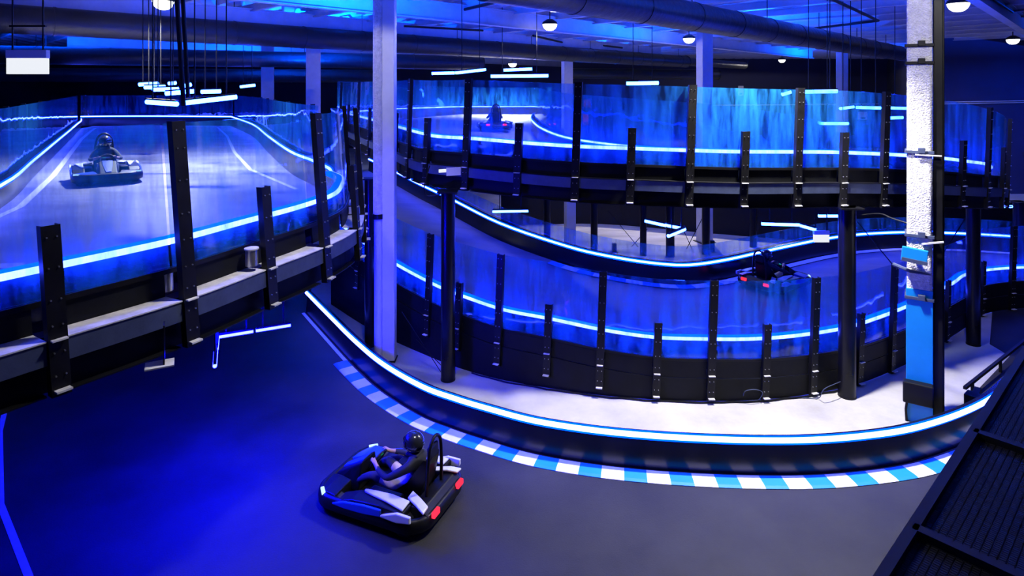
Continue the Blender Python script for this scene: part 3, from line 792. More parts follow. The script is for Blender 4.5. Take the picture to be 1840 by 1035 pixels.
def pipe(label, pts, r=0.035):
    rt = tag(MB().tube(pts, r, 8).build('sprinkler_pipe', M['black'], smooth=True), label, 'pipe')
pipe('thin black sprinkler pipe sloping to the upper centre', [DZ(805, 24, 2.5), DZ(925, -4, 2.5)], 0.05)
pipe('thin black sprinkler pipe beside the pale left column', [DZ(726, 47, 2.3), DZ(868, 55, 2.3)], 0.04)
pipe('bent black sprinkler pipe at the upper right', [DZ(1490, -4, 2.5), DZ(1578, 37, 2.5), DZ(1455, 52, 2.5)], 0.05)
pipe('short black sprinkler pipe over the long duct', [DZ(958, 64, 2.3), DZ(1010, 76, 2.3)], 0.05)
pipe('black sprinkler pipe over the centre right duct', [DZ(1085, 82, 2.2), DZ(1118, 86, 2.2)], 0.05)
pipe('black pipe along the right of the ceiling to a lamp', [DZ(1785, -2, 2.4), DZ(1820, 22, 2.4)], 0.04)
pp = thing('wall_conduit', 'pair of thin pale conduits along the dark right wall', 'conduit', (22.5, 32.0, 4.8))
for dz in (0, 0.09):
    MB().tube([(22.3, 32.05, 4.72 + dz), (34, 32.05, 4.92 + dz)], 0.028, 6).build('conduit', M['white'], pp)
pp = thing('wall_conduit', 'thin pale conduit on the far back wall right of centre', 'conduit', (20, 56.8, 4.1))
MB().tube([(18, 56.8, 3.98), (34, 56.8, 4.12)], 0.06, 6).build('conduit', M['white'], pp)

# ================================================================== LAMPS
def highbay(label, p, power, spot=150, rod=True, soft=0.18, tilt=None):
    rt = thing('pendant_lamp', label, 'lamp', tuple(p))
    MB().tube([p + Vector((0, 0, 0.02)), p + Vector((0, 0, 0.10)), p + Vector((0, 0, 0.2))], [0.27, 0.25, 0.10], 20).build('housing', M['black'], rt, smooth=True)
    MB().tube([p + Vector((0, 0, z)) for z in (-0.19, -0.17, -0.11, -0.03, 0.02)], [0.06, 0.13, 0.2, 0.24, 0.25], 20).build('lens', M['lamp'], rt, smooth=True)  # lens swelled into a ball, the lamp's glare put into its shape
    MB().tube([p + Vector((0, 0, 0.2)), Vector((p.x, p.y, ZC))], 0.02, 6).build('rod', M['black'], rt)
    if power > 0:
        light('SPOT', p + Vector((0, 0, -0.24)), power * K_WHITE, (1.0, 0.96, 0.93), rt, spot_size=math.radians(spot), spot_blend=0.8 if spot < 160 else 0.06, shadow_soft_size=soft)
    return rt
HB = 2.2
highbay('bright pendant lamp at the top left, above the hanging rods', DZ(293, 4, HB), 3800)
highbay('bright pendant lamp at top centre above the long duct', DZ(988, 45, HB), 900, 178)
highbay('bright pendant lamp beside the island column', DZ(1238, 70, HB), 5200, 125)
highbay('small far pendant lamp right of centre', DZ(1405, 108, HB), 900, 178)
highbay('bright pendant lamp at the top right beside the rough column', DZ(1722, 8, HB), 400)
highbay('pendant lamp in front of the dark right wall', DZ(1820, 72, HB), 400)
highbay('small far pendant lamp above the centre tubes', DZ(921, 115, 1.5), 14000)
highbay('overhead pendant lamp above the foreground wall', Vector((4.4, 9.95, 7.7)), 5200, 112)
highbay('overhead pendant lamp above the foreground kart', Vector((-0.9, 6.0, 7.7)), 650, 135)

def added_spot(label, p, target, power, deg):  # extra spotlights out of view, added to whiten the near columns
    p = Vector(p); t = (Vector(target) - p).normalized()
    rt = thing('added_spotlight', label, 'lamp', tuple(p))
    MB().tube([p - t * 0.25, p - t * 0.05, p], [0.07, 0.09, 0.10], 16).build('housing', M['black'], rt, smooth=True)
    MB().tube([p, p + t * 0.01], 0.085, 16).build('lens', M['lamp'], rt, smooth=True)
    MB().tube([p - t * 0.15, Vector((p.x, p.y, ZC))], 0.02, 6).build('rod', M['black'], rt)
    l = light('SPOT', p + t * 0.05, power, (1.0, 0.97, 0.94), rt, spot_size=math.radians(deg), spot_blend=0.35, shadow_soft_size=0.06)
    l.rotation_euler = t.to_track_quat('-Z', 'Y').to_euler()
added_spot('added unseen spotlight aimed at the rough right column', (4.6, 5.6, 8.0), (6.95, 10.1, 5.9), 800, 40)
added_spot('added unseen spotlight aimed at the pale left column', (-3.2, 8.0, 8.0), (-2.7, 12.5, 4.3), 350, 50)
def tubes(label, segs, rods=True, r=0.03, tm='tube'):
    """segs: list of (point, point); hung on thin rods from the ceiling or deck above"""
    c = Vector((0, 0, 0))
    for a, b_ in segs: c += (Vector(a) + Vector(b_)) / 2
    c /= len(segs)
    rt = thing('tube_light', label, 'light', tuple(c))
    for a, b_ in segs:
        a = Vector(a); b_ = Vector(b_)
        MB().tube([a, b_], r, 8).build('tube', M[tm], rt, smooth=True)
        MB().bar(a + Vector((0, 0, r + 0.012)), b_ + Vector((0, 0, r + 0.012)), r * 1.6, 0.03).build('housing', M['black'], rt)
        for t in ((0.2, 0.8) if (b_ - a).length > 0.75 * max((Vector(v) - Vector(u)).length for u, v in segs) else ()):
            q = a.lerp(b_, t)
            top = rods if isinstance(rods, (int, float)) and not isinstance(rods, bool) else ZC
            MB().tube([q + Vector((0, 0, r + 0.02)), Vector((q.x, q.y, top))], 0.012, 6).build('hanger', M['black'], rt)
    return rt
tubes('blue white arrow of tubes hanging under the left deck', [(G(522, 584, 1.94), G(460, 594, 1.94)), (G(455, 595, 1.94), G(394, 605, 1.94)), (G(391, 606, 1.94), G(389, 628, 1.94)), (G(388, 632, 1.94), G(386, 658, 1.94))], 3.28, 0.025, tm='tube_low')
tubes('long pair of tubes over the left deck, lowest of the cluster', [(D(264, 183, 11.5), D(318, 187, 11.2)), (D(330, 185, 11.2), D(425, 174, 11.8))], True, 0.045)
tubes('stack of tubes at the left of the cluster over the left deck', [(D(250, 152, 17), D(284, 150, 17)), (D(260, 157, 16), D(296, 156, 16)), (D(275, 161, 15), D(320, 160, 15)), (D(298, 168, 14), D(325, 166, 14))], True, 0.05)
tubes('tubes at the right of the cluster over the left deck', [(D(303, 150, 18), D(316, 149, 18)), (D(328, 155, 16), D(343, 152, 16)), (D(329, 165, 14), D(348, 164, 14)), (D(362, 165, 15), D(396, 164, 15))], True, 0.05)
tubes('lone small tube light far over the left deck', [(D(432, 156, 22), D(458, 153, 22))], True, 0.05)
tubes('pair of tubes hanging left of the centre lamp', [(D(776, 132, 17), D(817, 131, 17)), (D(819, 131, 17), D(872, 125, 17.6))], True, 0.04)
tubes('pair of tubes hanging below the small far lamp', [(D(882, 137, 21), D(985, 136, 21)), (D(905, 126, 24), D(956, 124, 24))], True, 0.055)
tubes('short tube light hung on two rods at centre right', [(D(1126, 150, 20), D(1183, 149, 20))], True, 0.06)
tubes('tube light over the right deck beside a bright post', [(D(1440, 165, 16), D(1504, 164, 16)), (D(1405, 170, 17), D(1421, 165, 17))], True, 0.05)
tubes('tube light behind the right deck glass, left of the rough column', [(D(1510, 195, 18), D(1533, 192, 18.5)), (D(1539, 193, 18), D(1582, 194, 18))], True, 0.045)
tubes('low tube light behind the right deck glass near the short lit post', [(D(1477, 222, 18), D(1524, 222, 18))], True, 0.045)
tubes('tube light over the right deck half hidden by the rough column', [(D(1597, 212, 18), D(1622, 211, 18)), (D(1600, 194, 20), D(1640, 195, 20))], True, 0.045)
tubes('blue arrow of tubes under the upper right deck', [(G(1160, 397, 2.65), G(1196, 405, 2.65)), (G(1199, 405, 2.65), G(1230, 411, 2.65)), (G(1230, 412, 2.65), G(1201, 424, 2.65))], 3.2, 0.035)
tubes('single tube light under the left end of the upper right deck', [(D(885, 380, 14.6), D(949, 379, 14.6))], 3.4, 0.03)
tubes('bent tube light under the deck left of the hanging sign', [(D(1369, 402, 13.2), D(1436, 404, 13.2)), (D(1438, 405, 13.2), D(1466, 413, 13.0))], 3.1, 0.035)
tubes('tube light under the deck above the hanging sign', [(D(1471, 388, 14.0), D(1484, 388, 14.0)), (D(1487, 388, 14), D(1511, 388, 14))], 3.1, 0.035)
tubes('tube light under the far right end of the deck', [(D(1787, 371, 15.4), D(1818, 371, 15.4))], 2.6, 0.035)
# heavy rods in front of the left cluster
for x0, x1, y1, d, lab in ((316, 330, 190, 9.5, 'left of the pair'), (327, 338, 175, 10.5, 'right of the pair')):
    rt = tag(MB().tube([D(x0, -30, d), D(x1, y1, d)], 0.035, 8).build('hanging_rod', M['black'], smooth=True), 'thick black hanging rod over the left deck, ' + lab, 'rod')

# added blue fill lights hung near the columns, put in to wash the ceiling
def added_uplight(label, loc, k=1.0):
    rt = thing('added_uplight', label, 'lamp', loc)
    v = Vector(loc)
    b = MB(); b.box(v + Vector((0, 0, -0.06)), (0.34, 0.22, 0.1)); b.build('housing', M['black'], rt)
    b = MB(); b.box(v + Vector((0, 0.18, -0.1)), (0.08, 0.2, 0.06)); b.build('arm', M['black'], rt)
    MB().tube([v + Vector((0, 0.27, -0.1)), v + Vector((0, 0.27, ZC + 0.14 - v.z))], 0.015, 6).build('rod', M['black'], rt)
    l = light('AREA', v + Vector((0, 0, 0.02)), E_UP * k, CEILBLUE, rt, shape='DISK', size=0.3)
    l.rotation_euler = (PI, 0, 0)
    l.data.spread = math.radians(175)
added_uplight('added blue ceiling fill by the tall blue column behind the left deck', (-7.9, 24.6, 6.2))
added_uplight('added blue ceiling fill by the distant column at left', (-13.3, 33.6, 6.2))
added_uplight('added blue ceiling fill by the island column', (7.4, 23.4, 6.2))
added_uplight('added blue ceiling fill by the far centre column', (3.1, 34.6, 6.2))
added_uplight('added blue ceiling fill by the far column left of the rough one', (20.4, 37.8, 6.2))
added_uplight('added blue ceiling fill behind the pale left column', (-2.9, 14.3, 6.6))
added_uplight('added blue ceiling fill off to the right, near the dark wall', (27.0, 26.0, 6.8))
added_uplight('added blue ceiling fill behind the rough right column', (8.3, 12.2, 6.8), 0.7)
added_uplight('added blue ceiling fill over the far end of the left deck', (-20.0, 26.0, 6.3))

# ================================================================== SIGNS
def hung_sign(label, x0, y0, x1, y1, d, top, two=True):
    a = D(x0, y0, d); c = D(x1, y1, d)
    w = c.x - a.x; h = a.z - c.z
    rt = thing('hanging_sign', label, 'sign', ((a.x + c.x) / 2, d, c.z))
    q = Vector(((a.x + c.x) / 2, d, 0))
    MB().box((q.x, d, c.z + h * 0.33), (w, 0.06, h * 0.66)).build('face_box', M['sign'], rt, bevel=0.004)
    MB().box((q.x, d, c.z + h * 0.83), (w * 1.01, 0.08, h * 0.34)).build('header', M['white'], rt, bevel=0.004)
    for s in (-0.38, 0.38):
        MB().tube([(q.x + s * w, d, a.z), (q.x + s * w, d, top)], 0.012, 6).build('hanger', M['black'], rt)
    MB().bar((q.x - 0.45 * w, d, a.z + h), (q.x + 0.45 * w, d, a.z + h), 0.03, 0.03).build('cross_bar', M['black'], rt)
hung_sign('blank white hanging sign box at the top left', 14, 90, 86, 133, 9.0, ZC)
hung_sign('small white hanging sign under the deck left of the thick post', 1462, 414, 1489, 435, 13.0, 3.1)
def small_box(name, label, x, y, d, w, h, m, cat):
    c = D(x, y, d)
    rt = thing(name, label, cat, tuple(c))
    MB().box(c, (w, 0.1, h)).build('case', m, rt, bevel=0.01)
    MB().box(c + Vector((0, -0.06, -h * 0.3)), (w * 0.5, 0.03, h * 0.2)).build('grille', M['black'], rt)
small_box('wall_box', 'small white box behind the glass on the far blue column', 1550, 208, 35.5, 0.5, 0.45, M['white'], 'box')
small_box('wall_box', 'small white notice on the back wall above the right deck', 1331, 163, 56.8, 0.5, 0.9, M['white'], 'box')
small_box('wall_box', 'small red box behind the glass near the island tip, upper', 1055, 186, 33.5, 0.35, 0.4, M['redcase'], 'box')
small_box('wall_box', 'small red box behind the glass near the island tip, lower', 1052, 215, 28.5, 0.25, 0.5, M['redcase'], 'box')
# plate at the left end of the deck
rt = thing('marker_plate', 'small pale plate on the deck edge above the left round support post', 'plate', (-1.2, 11.5, 3.9))
MB().box(D(815, 308, 11.42), (0.28, 0.02, 0.15), 0.45).build('plate', M['white'], rt)
MB().box(D(795, 307, 11.45), (0.14, 0.025, 0.06), 0.45).build('lens', M['sign'], rt)

# cable on the concrete along the skirt
pts = [p + n * 0.06 for p, n in l_fr[22:60]]
pts = [Vector((p.x + random.uniform(-.01, .01), p.y + random.uniform(-.02, .02), 0.022)) for p in pts]
tag(MB().tube(pts, 0.014, 6).build('floor_cable', M['black'], smooth=True), 'black cable lying on the concrete along the ring barrier skirt', 'cable')
pts = crom([G(1335, 716, 0.03), D(1338, 704, 10.7), D(1352, 700, 10.65), D(1366, 702, 10.7), D(1370, 708, 10.7), G(1362, 719, 0.03), G(1345, 720, 0.03)], 5)
tag(MB().tube(pts, 0.007, 6).build('cable_loop', M['greybeam'], smooth=True), 'thin loose cable loop at the foot of a barrier post', 'cable')
pts = crom([G(1440, 714, 0.02), G(1470, 716, 0.02), D(1480, 700, 10.7), D(1500, 690, 10.8), D(1510, 686, 10.9)], 5)
tag(MB().tube(pts, 0.007, 6).build('cable_loop', M['greybeam'], smooth=True), 'thin loose cable beside the thick round support post', 'cable')
# hanging cable loop at the left end of the upper deck
pts = crom([D(772, 298, 11.7), D(766, 320, 11.6), D(762, 340, 11.6), D(768, 352, 11.6), D(785, 350, 11.5), D(800, 345, 11.45)], 5)
tag(MB().tube(pts, 0.012, 6).build('cable_loop', M['black'], smooth=True), 'black cable loop dangling from the left end of the upper right deck', 'cable')
# wire across to the rough column
pts = crom([D(1535, 388, 11.1), D(1580, 384, 10.7), D(1602, 392, 10.5), D(1640, 404, 10.2), D(1660, 410, 10.05)], 4)
tag(MB().tube(pts, 0.014, 6).build('tie_cable', M['black'], smooth=True), 'tie cable from the thick round post to the rough column', 'cable')
tag(MB().tube([D(1606, 475, 10.4), D(1635, 487, 10.1), D(1672, 494, 10.0)], [0.035, 0.03, 0.012], 8).build('tie_cable', M['greybeam'], smooth=True), 'wrapped cable end tied low on the rough column', 'cable')

# pipe clamps / cups on the near left ledge
for (x, y, d) in ((298, 505, 5.85), (452, 462, 6.6)):
    c = D(x, y, d); rt = thing('cup_bracket', 'round metal cup bracket on the left ledge, ' + ('beside the tall near post' if x < 400 else 'beside the second short post'), 'bracket', tuple(c))
    MB().tube([c + Vector((0, 0, -0.09)), c + Vector((0, 0, 0.09))], 0.065, 14, cap=False).build('cup', M['bolt'], rt, smooth=True)
    MB().tube([c + Vector((0, 0, 0.085)), c + Vector((0, 0, 0.10))], 0.075, 14).build('rim', M['ledge'], rt, smooth=True)
    MB().box(c + Vector((-0.06, 0.02, 0)), (0.1, 0.03, 0.06)).build('arm', M['black'], rt)
# foot plate under the left deck edge
rt = thing('deck_bracket', 'pale angle plate below the left deck edge between two posts', 'bracket', tuple(D(287, 655, 5.3)))
q = D(287, 655, 5.25)
MB().box(q, (0.22, 0.16, 0.012), 0.5).build('plate', M['ledge'], rt)
MB().box(q + Vector((0.02, 0.03, 0.17)), (0.012, 0.12, 0.34), 0.5).build('web', M['black'], rt)

# black stop and rail behind the foreground wall at right
rt = thing('rail_stop', 'black square stop post behind the foreground wall at right', 'post', tuple(G(1750, 735, 0)))
q = G(1750, 737, 0)
MB().box(q + Vector((0, 0, 0.14)), (0.24, 0.24, 0.28), 0.7).build('block', M['black'], rt, bevel=0.02)
MB().box(q + Vector((0.2, 0.2, 0.2)), (0.3, 0.1, 0.1), 0.8).build('arm', M['black'], rt, bevel=0.01)
rt = thing('low_rail', 'low dark rail running behind the foreground wall at far right', 'rail', (7.9, 10.6, 0))
MB().bar((7.95, 10.75, 0.25), (11.0, 13.0, 0.25), 0.05, 0.05).build('rail', M['black'], rt)
for t in (0.1, 0.5, 0.9):
    q = Vector((7.95, 10.75, 0)).lerp(Vector((11.0, 13.0, 0)), t)
    MB().box(q + Vector((0, 0, 0.12)), (0.05, 0.05, 0.24), 0.8).build('upright', M['black'], rt)

# ================================================================== MESH PLATFORM, bottom right
ZM = HC - 2.0
def Gm(x, y): return G(x, y, ZM)
mp = thing('mesh_walkway', 'black mesh panel in a steel frame, close at the bottom right corner', 'walkway', tuple(Gm(1700, 1000)))
A0 = Gm(1560, 1082); A1 = Gm(1846, 628)
ed = (A1 - A0).normalized(); inr = Vector((ed.y, -ed.x, 0))
MB().bar(A0, A1, 0.045, 0.05).build('edge_rail', M['mesh'], mp)
wid = 2.6
LEN = (A1 - A0).length
for (px, py) in ((1637, 952), (1757, 782)):
    q = Gm(px, py); s_ = (q - A0).dot(ed); q = A0 + ed * s_
    MB().bar(q, q + inr * wid, 0.05, 0.05).build('cross_bar', M['mesh'], mp)
MB().bar(A0 + inr * wid, A1 + inr * wid, 0.045, 0.05).build('edge_rail', M['mesh'], mp)
MB().bar(A0, A0 + inr * wid, 0.045, 0.05).build('end_rail', M['mesh'], mp)
MB().bar(A1, A1 + inr * wid, 0.045, 0.05).build('end_rail', M['mesh'], mp)
b = MB(); n = int(LEN / 0.016)
for i in range(n):
    q = A0 + ed * (LEN * (i + 0.5) / n)
    b.bar(q + Vector((0, 0, -0.012)), q + inr * wid + Vector((0, 0, -0.012)), 0.0115, 0.004)
n = int(wid / 0.03)
for i in range(n):
    q = A0 + inr * (wid * (i + 0.5) / n)
    b.bar(q + Vector((0, 0, -0.012)), q + ed * LEN + Vector((0, 0, -0.012)), 0.006, 0.004)
o = b.build('mesh_infill', M['mesh'], mp); o['kind'] = 'stuff'
for q in (A0 + inr * 1.6, A1 + inr * 1.6):
    MB().bar(Vector((q.x, q.y, 0)), q - Vector((0, 0, 0.02)), 0.08, 0.08).build('leg', M['mesh'], mp)

# ================================================================== KARTS AND DRIVERS
def rrect(w, l, r, n=6):
    out = []
    for cx, cy, a0 in ((w / 2 - r, l / 2 - r, 0), (-w / 2 + r, l / 2 - r, PI / 2), (-w / 2 + r, -l / 2 + r, PI), (w / 2 - r, -l / 2 + r, 1.5 * PI)):
        for i in range(n + 1):
            a = a0 + PI / 2 * i / n
            out.append((cx + r * math.cos(a), cy + r * math.sin(a)))
    return out
def loft(sections, cap=True):
    """sections: equal-length rings of points"""
    b = MB(); n = len(sections[0]); vs = [v for s in sections for v in s]
    fs = [(j * n + i, j * n + (i + 1) % n, (j + 1) * n + (i + 1) % n, (j + 1) * n + i) for j in range(len(sections) - 1) for i in range(n)]
    if cap: fs += [tuple(range(n)), tuple((len(sections) - 1) * n + i for i in range(n))]
    return b.add(vs, fs)

def make_kart(label):
    k = thing('racing_kart', label, 'kart')
    Lk = dict(local=True)
    # floor pan and perimeter bumper
    loft([[(x * .96, y * .96, .05) for x, y in rrect(1.26, 1.72, .3)], [(x, y, .07) for x, y in rrect(1.26, 1.72, .3)], [(x * .96, y * .97, .10) for x, y in rrect(1.26, 1.72, .3)]]).build('floor_pan', M['kblack'], k, **Lk)
    ring = rrect(1.28, 1.76, .32, 7)
    b = MB(); n = len(ring); vs = []
    sec = [(0.0, .07), (.05, .10), (.06, .17), (.045, .24), (0.0, .27), (-.05, .25), (-.06, .12)]
    for x, y in ring:
        r = Vector((x, y, 0)); nrm = Vector((x / .64, y / .88, 0)).normalized()
        for o, h in sec: vs.append(r + nrm * o + Vector((0, 0, h)))
    m = len(sec)
    b.add(vs, [(i * m + j, i * m + (j + 1) % m, ((i + 1) % n) * m + (j + 1) % m, ((i + 1) % n) * m + j) for i in range(n) for j in range(m)])
    b.build('bumper', M['kblack'], k, smooth='all', **Lk)
    for s in (-1, 1):
        # side pod: black body, white upper blade, blue flank
        loft([[(s * .40, y0, z0), (s * .66, y0, z0), (s * .66, y0 + 0, z1), (s * .42, y0, z1)] for y0, z0, z1 in ((-.62, .12, .34), (-.25, .12, .36), (.2, .12, .32), (.48, .12, .22))]).build('side_pod', M['kblack'], k, bevel=.02, **Lk)
        loft([[(s * .44, y0, z1), (s * xo, y0, z1 - .015), (s * xo, y0, z1 + .015), (s * .44, y0, z1 + .03)] for y0, z1, xo in ((-.60, .36, .62), (-.32, .38, .58), (-.05, .36, .52), (.12, .34, .47))]).build('pod_blade', M['kwht'], k, bevel=.012, **Lk)
        loft([[(s * .655, y0, z0), (s * .69, y0, z0 + .02), (s * .69, y0, z1), (s * .655, y0, z1)] for y0, z0, z1 in ((-.30, .22, .33), (.0, .18, .32), (.3, .17, .28), (.5, .18, .22))]).build('pod_flank', M['kblu'], k, bevel=.012, **Lk)
        loft([[(s * .655, y0, z0), (s * .705, y0, z0 + .02), (s * .70, y0, z1), (s * .655, y0, z1)] for y0, z0, z1 in ((-.76, .26, .36), (-.55, .22, .36), (-.30, .23, .27))]).build('rear_flash', M['kwht'], k, bevel=.012, **Lk)
        # front corner fairing; the right one's blue is light put into the colour
        loft([[(s * x0, y0, .15), (s * x1, y0, .15), (s * x1, y0, z1), (s * x0, y0, z1 + .02)] for x0, x1, y0, z1 in ((.26, .62, .50, .27), (.24, .60, .70, .28), (.20, .50, .86, .24))]).build('front_fairing', M['kblu'] if s > 0 else M['kblack'], k, bevel=.015, **Lk)
        # tail and head lights
        b = MB(); b.box((s * .33, -.935, .25), (.15, .05, .075)); b.build('tail_light', M['red'], k, bevel=.008, **Lk)
        b = MB(); b.box((s * .585, .74, .23), (.14, .05, .10), s * -.85); b.build('head_light', M['head'], k, bevel=.008, **Lk)
        for y0, r, w in ((.52, .125, .12), (-.58, .135, .17)):
            b = MB(); prof = [(-.5, .7), (-.5, .93), (-.42, 1.0), (.42, 1.0), (.5, .93), (.5, .7)]
            vs = []; nn = 18
            for i in range(nn):
                a = 2 * PI * i / nn
                for q, rr in prof: vs.append((s * .53 + q * w, y0 + math.cos(a) * rr * r, r + math.sin(a) * rr * r))
            mm = len(prof)
            b.add(vs, [(i * mm + j, i * mm + j + 1, ((i + 1) % nn) * mm + j + 1, ((i + 1) % nn) * mm + j) for i in range(nn) for j in range(mm - 1)])
            wh = b.build('wheel', M['rubber'], k, smooth='all', **Lk)
            b = MB(); b.tube([(s * .53 - w * .4, y0, r), (s * .53 + w * .4, y0, r)], r * .7, 14); b.build('rim', M['kblack'], wh, smooth=True, **Lk)
    # nose panel with number-free blue wedge
    loft([[(-.24, y0, .12), (.24, y0, .12), (.17, y0, z1), (-.17, y0, z1)] for y0, z1 in ((.40, .50), (.58, .40), (.82, .27), (.90, .18))]).build('nose_panel', M['kblack'], k, bevel=.02, **Lk)
    loft([[(-w, y0, z1 - .005), (w, y0, z1 - .005), (w, y0, z1 + .012), (-w, y0, z1 + .012)] for y0, z1, w in ((.42, .497, .10), (.58, .40, .09), (.80, .285, .05))]).build('nose_stripe', M['kblu'], k, **Lk)
    # steering
    c = Vector((0, .22, .52)); Mx = Matrix.Rotation(math.radians(-55), 3, 'X')
    b = MB(); b.tube([c + Mx @ Vector((.15 * math.cos(2 * PI * i / 20), .13 * math.sin(2 * PI * i / 20), 0)) for i in range(21)], .015, 8, cap=False)
    sw = b.build('steering_wheel', M['kblack'], k, smooth='all', **Lk)
    b = MB(); b.tube([c, c + Vector((0, .28, -.34))], .018, 8); b.build('column', M['kblack'], sw, **Lk)
    b = MB(); b.box(c + Vector((0, .01, .01)), (.22, .03, .05), M=Mx); b.build('hub', M['kblack'], sw, **Lk)
    b = MB(); b.box(c + Vector((.05, -.02, .035)), (.06, .012, .012)); b.build('dash_light', M['green'], sw, **Lk)
    # bucket seat
    rings = []
    for y0, z0, w, z1 in ((.02, .13, .19, .22), (-.22, .11, .22, .30), (-.42, .16, .23, .46), (-.56, .40, .21, .66), (-.64, .72, .17, .78)):
        rings.append([(-w, y0, z1), (-w * .8, y0 - .01, z0 + .02), (0, y0 - .02, z0), (w * .8, y0 - .01, z0 + .02), (w, y0, z1), (w * .9, y0 - .06, z1), (w * .75, y0 - .07, z0 - .01), (0, y0 - .08, z0 - .03), (-w * .75, y0 - .07, z0 - .01), (-w * .9, y0 - .06, z1)])
    loft(rings).build('seat', M['kblack'], k, smooth=True, **Lk)
    # roll hoop with padded head rest
    b = MB(); b.tube(crom([(-.20, -.70, .12), (-.19, -.72, .6), (-.14, -.73, .95), (0, -.73, 1.06), (.14, -.73, .95), (.19, -.72, .6), (.20, -.70, .12)], 4), .024, 10)
    b.build('roll_hoop', M['kblack'], k, smooth='all', **Lk)
    b = MB(); b.box((0, -.69, .84), (.24, .06, .2)); b.build('head_rest', M['kblack'], k, bevel=.03, **Lk)
    # rear deck and battery boxes
    loft([[(-.5, y0, .12), (.5, y0, .12), (.46, y0, z1), (-.46, y0, z1)] for y0, z1 in ((-.90, .24), (-.80, .33), (-.62, .33))]).build('rear_cover', M['kblack'], k, bevel=.02, **Lk)
    for s in (-1, 1):
        b = MB(); b.box((s * .36, -.15, .22), (.18, .5, .22)); b.build('battery_box', M['kblack'], k, bevel=.02, **Lk)
        loft([[(s * x0, y0, z0), (s * (x0 + .13), y0, z0 - .02), (s * (x0 + .13), y0, z0 + .012), (s * x0, y0, z0 + .03)] for x0, y0, z0 in ((.24, -.52, .36), (.34, -.72, .36), (.40, -.86, .33))]).build('rear_blade', M['kwht'], k, bevel=.012, **Lk)
    return k

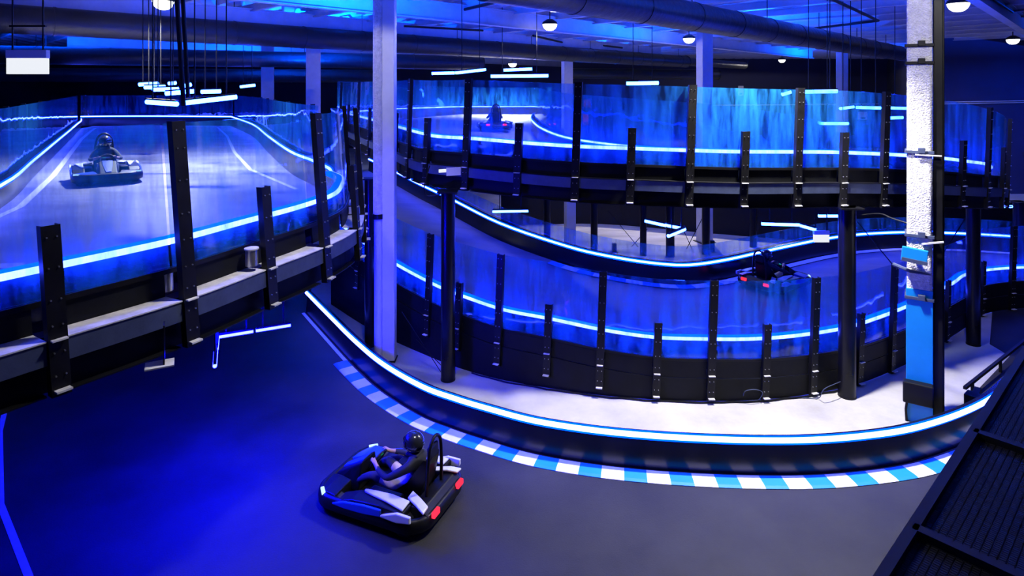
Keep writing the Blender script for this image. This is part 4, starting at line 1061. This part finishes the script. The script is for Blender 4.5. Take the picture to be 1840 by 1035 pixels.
def make_driver(label):
    pr = bpy.data.meshes.new('body')
    V = []; E = []; R = []
    def add(p, r, par=None):
        V.append(p); R.append(r)
        if par is not None: E.append((par, len(V) - 1))
        return len(V) - 1
    pel = add((0, -.30, .27), .135)
    ab = add((0, -.40, .42), .125, pel)
    ch = add((0, -.45, .58), .145, ab)
    up = add((0, -.44, .68), .115, ch)
    nk = add((0, -.42, .76), .055, up)
    hd = add((0, -.39, .86), .085, nk)
    add((0, -.38, .93), .075, hd)
    for s in (-1, 1):
        hip = add((s * .10, -.22, .25), .095, pel)
        kn = add((s * .19, .18, .40), .065, hip)
        mid = add((s * .18, .36, .30), .055, kn)
        an = add((s * .16, .56, .18), .042, mid)
        heel = add((s * .16, .62, .17), .042, an)
        add((s * .165, .70, .25), .036, heel)
        sh = add((s * .19, -.43, .65), .072, up)
        el = add((s * .31, -.14, .49), .046, sh)
        fa = add((s * .25, .04, .52), .04, el)
        wr = add((s * .175, .15, .55), .028, fa)
        pa = add((s * .155, .20, .565), .034, wr)
        for q, (dx, dz) in enumerate(((-.02, .03), (-.006, .035), (.008, .03), (.02, .018))):
            f1 = add((s * (.155 + dx), .235 - .004 * q, .565 + dz), .0095, pa)
            add((s * (.150 + dx * .8), .255 - .006 * q, .545 + dz * .8), .008, f1)
        t1 = add((s * .128, .19, .585), .0105, pa)
        add((s * .118, .215, .59), .009, t1)
    pr.from_pydata(V, E, [])
    o = bpy.data.objects.new('person', pr)
    COL.objects.link(o)
    md = o.modifiers.new('skin', 'SKIN')
    for i, r in enumerate(R):
        sv = pr.skin_vertices[0].data[i]; sv.radius = (r, r); sv.use_root = (i == 0)
    o.modifiers.new('sub', 'SUBSURF').levels = 1
    dg = bpy.context.evaluated_depsgraph_get()
    me = bpy.data.meshes.new_from_object(o.evaluated_get(dg))
    o.modifiers.clear()
    o.data = me
    me.name = 'body'
    for m_ in ('cloth', 'skin', 'tan'): me.materials.append(M[m_])
    for pl in me.polygons:
        c = pl.center
        pl.use_smooth = True
        if c.y > .07 and c.z > .5: pl.material_index = 1
        elif c.z > .79: pl.material_index = 1
        elif c.z < .50 and c.y < .06 and c.y > -.56 and abs(c.x) < .25: pl.material_index = 2
    tag(o, label, 'person')
    # face: nose, eyes and mouth under the open visor
    b = MB()
    b.ellip((0, -.285, .875), (.014, .02, .025), 8, 6)
    for s in (-1, 1): b.ellip((s * .033, -.298, .895), (.014, .01, .01), 8, 6)
    b.ellip((0, -.292, .835), (.026, .01, .008), 8, 6)
    b.build('face', M['skin'], o, smooth='all', local=True)
    b = MB(); b.ellip((0, -.385, .895), (.135, .155, .145), 20, 14)
    h = b.build('helmet', M['helmet'], o, smooth='all', local=True)
    b = MB(); n = 12; vs = []
    for i in range(n + 1):
        a = math.radians(25 + 130 * i / n)
        for z, rr in ((.855, 1.03), (.90, 1.06), (.94, 1.02)):
            vs.append((.137 * rr * math.cos(a), -.385 + .157 * rr * math.sin(a), z))
    b.add(vs, [(i * 3 + j, i * 3 + j + 1, (i + 1) * 3 + j + 1, (i + 1) * 3 + j) for i in range(n) for j in range(2)])
    b.build('visor', M['visor'], h, smooth='all', local=True)
    b = MB(); b.box((0, -.40, .745), (.2, .2, .05)); b.build('collar', M['cloth'], o, local=True, bevel=.02)
    return o

def copy_tree(o, parent=None):
    c = o.copy(); COL.objects.link(c)
    if parent is not None: c.parent = parent
    for ch in list(o.children): copy_tree(ch, c)
    return c
KG = 'racing karts on the tracks'
kart = make_kart('black, white and blue kart with red tail lights in the foreground'); kart['group'] = KG
drv = make_driver('driver in dark clothes and tan trousers with bare hands on the foreground kart wheel'); drv['group'] = 'kart drivers'
spots = [((-1.62, 8.22, 0.014), math.atan2(0.40, -0.92) - PI / 2, None, None),
         ((-8.85, 13.35, ZL + 0.003), -2.5, 'kart coming towards the camera on the left deck', 'helmeted driver facing the camera in the kart on the left deck'),
         ((-0.68, 23.4, 3.95), 0.12, 'distant kart seen from behind on the upper right deck', 'driver seen from behind in the distant kart on the upper right deck'),
         ((6.75, 15.75, 0.46), -0.95, 'kart with red tail lights on the lower ring beside the inner wall', 'driver in the kart on the lower ring')]
for i, (loc, rz, lk, ld) in enumerate(spots):
    kk = kart if i == 0 else copy_tree(kart)
    dd = drv if i == 0 else copy_tree(drv)
    for o in (kk, dd):
        o.location = loc; o.rotation_euler = (0, 0, rz); o.scale = (0.93, 0.93, 0.93)
    if lk: kk['label'] = lk; dd['label'] = ld
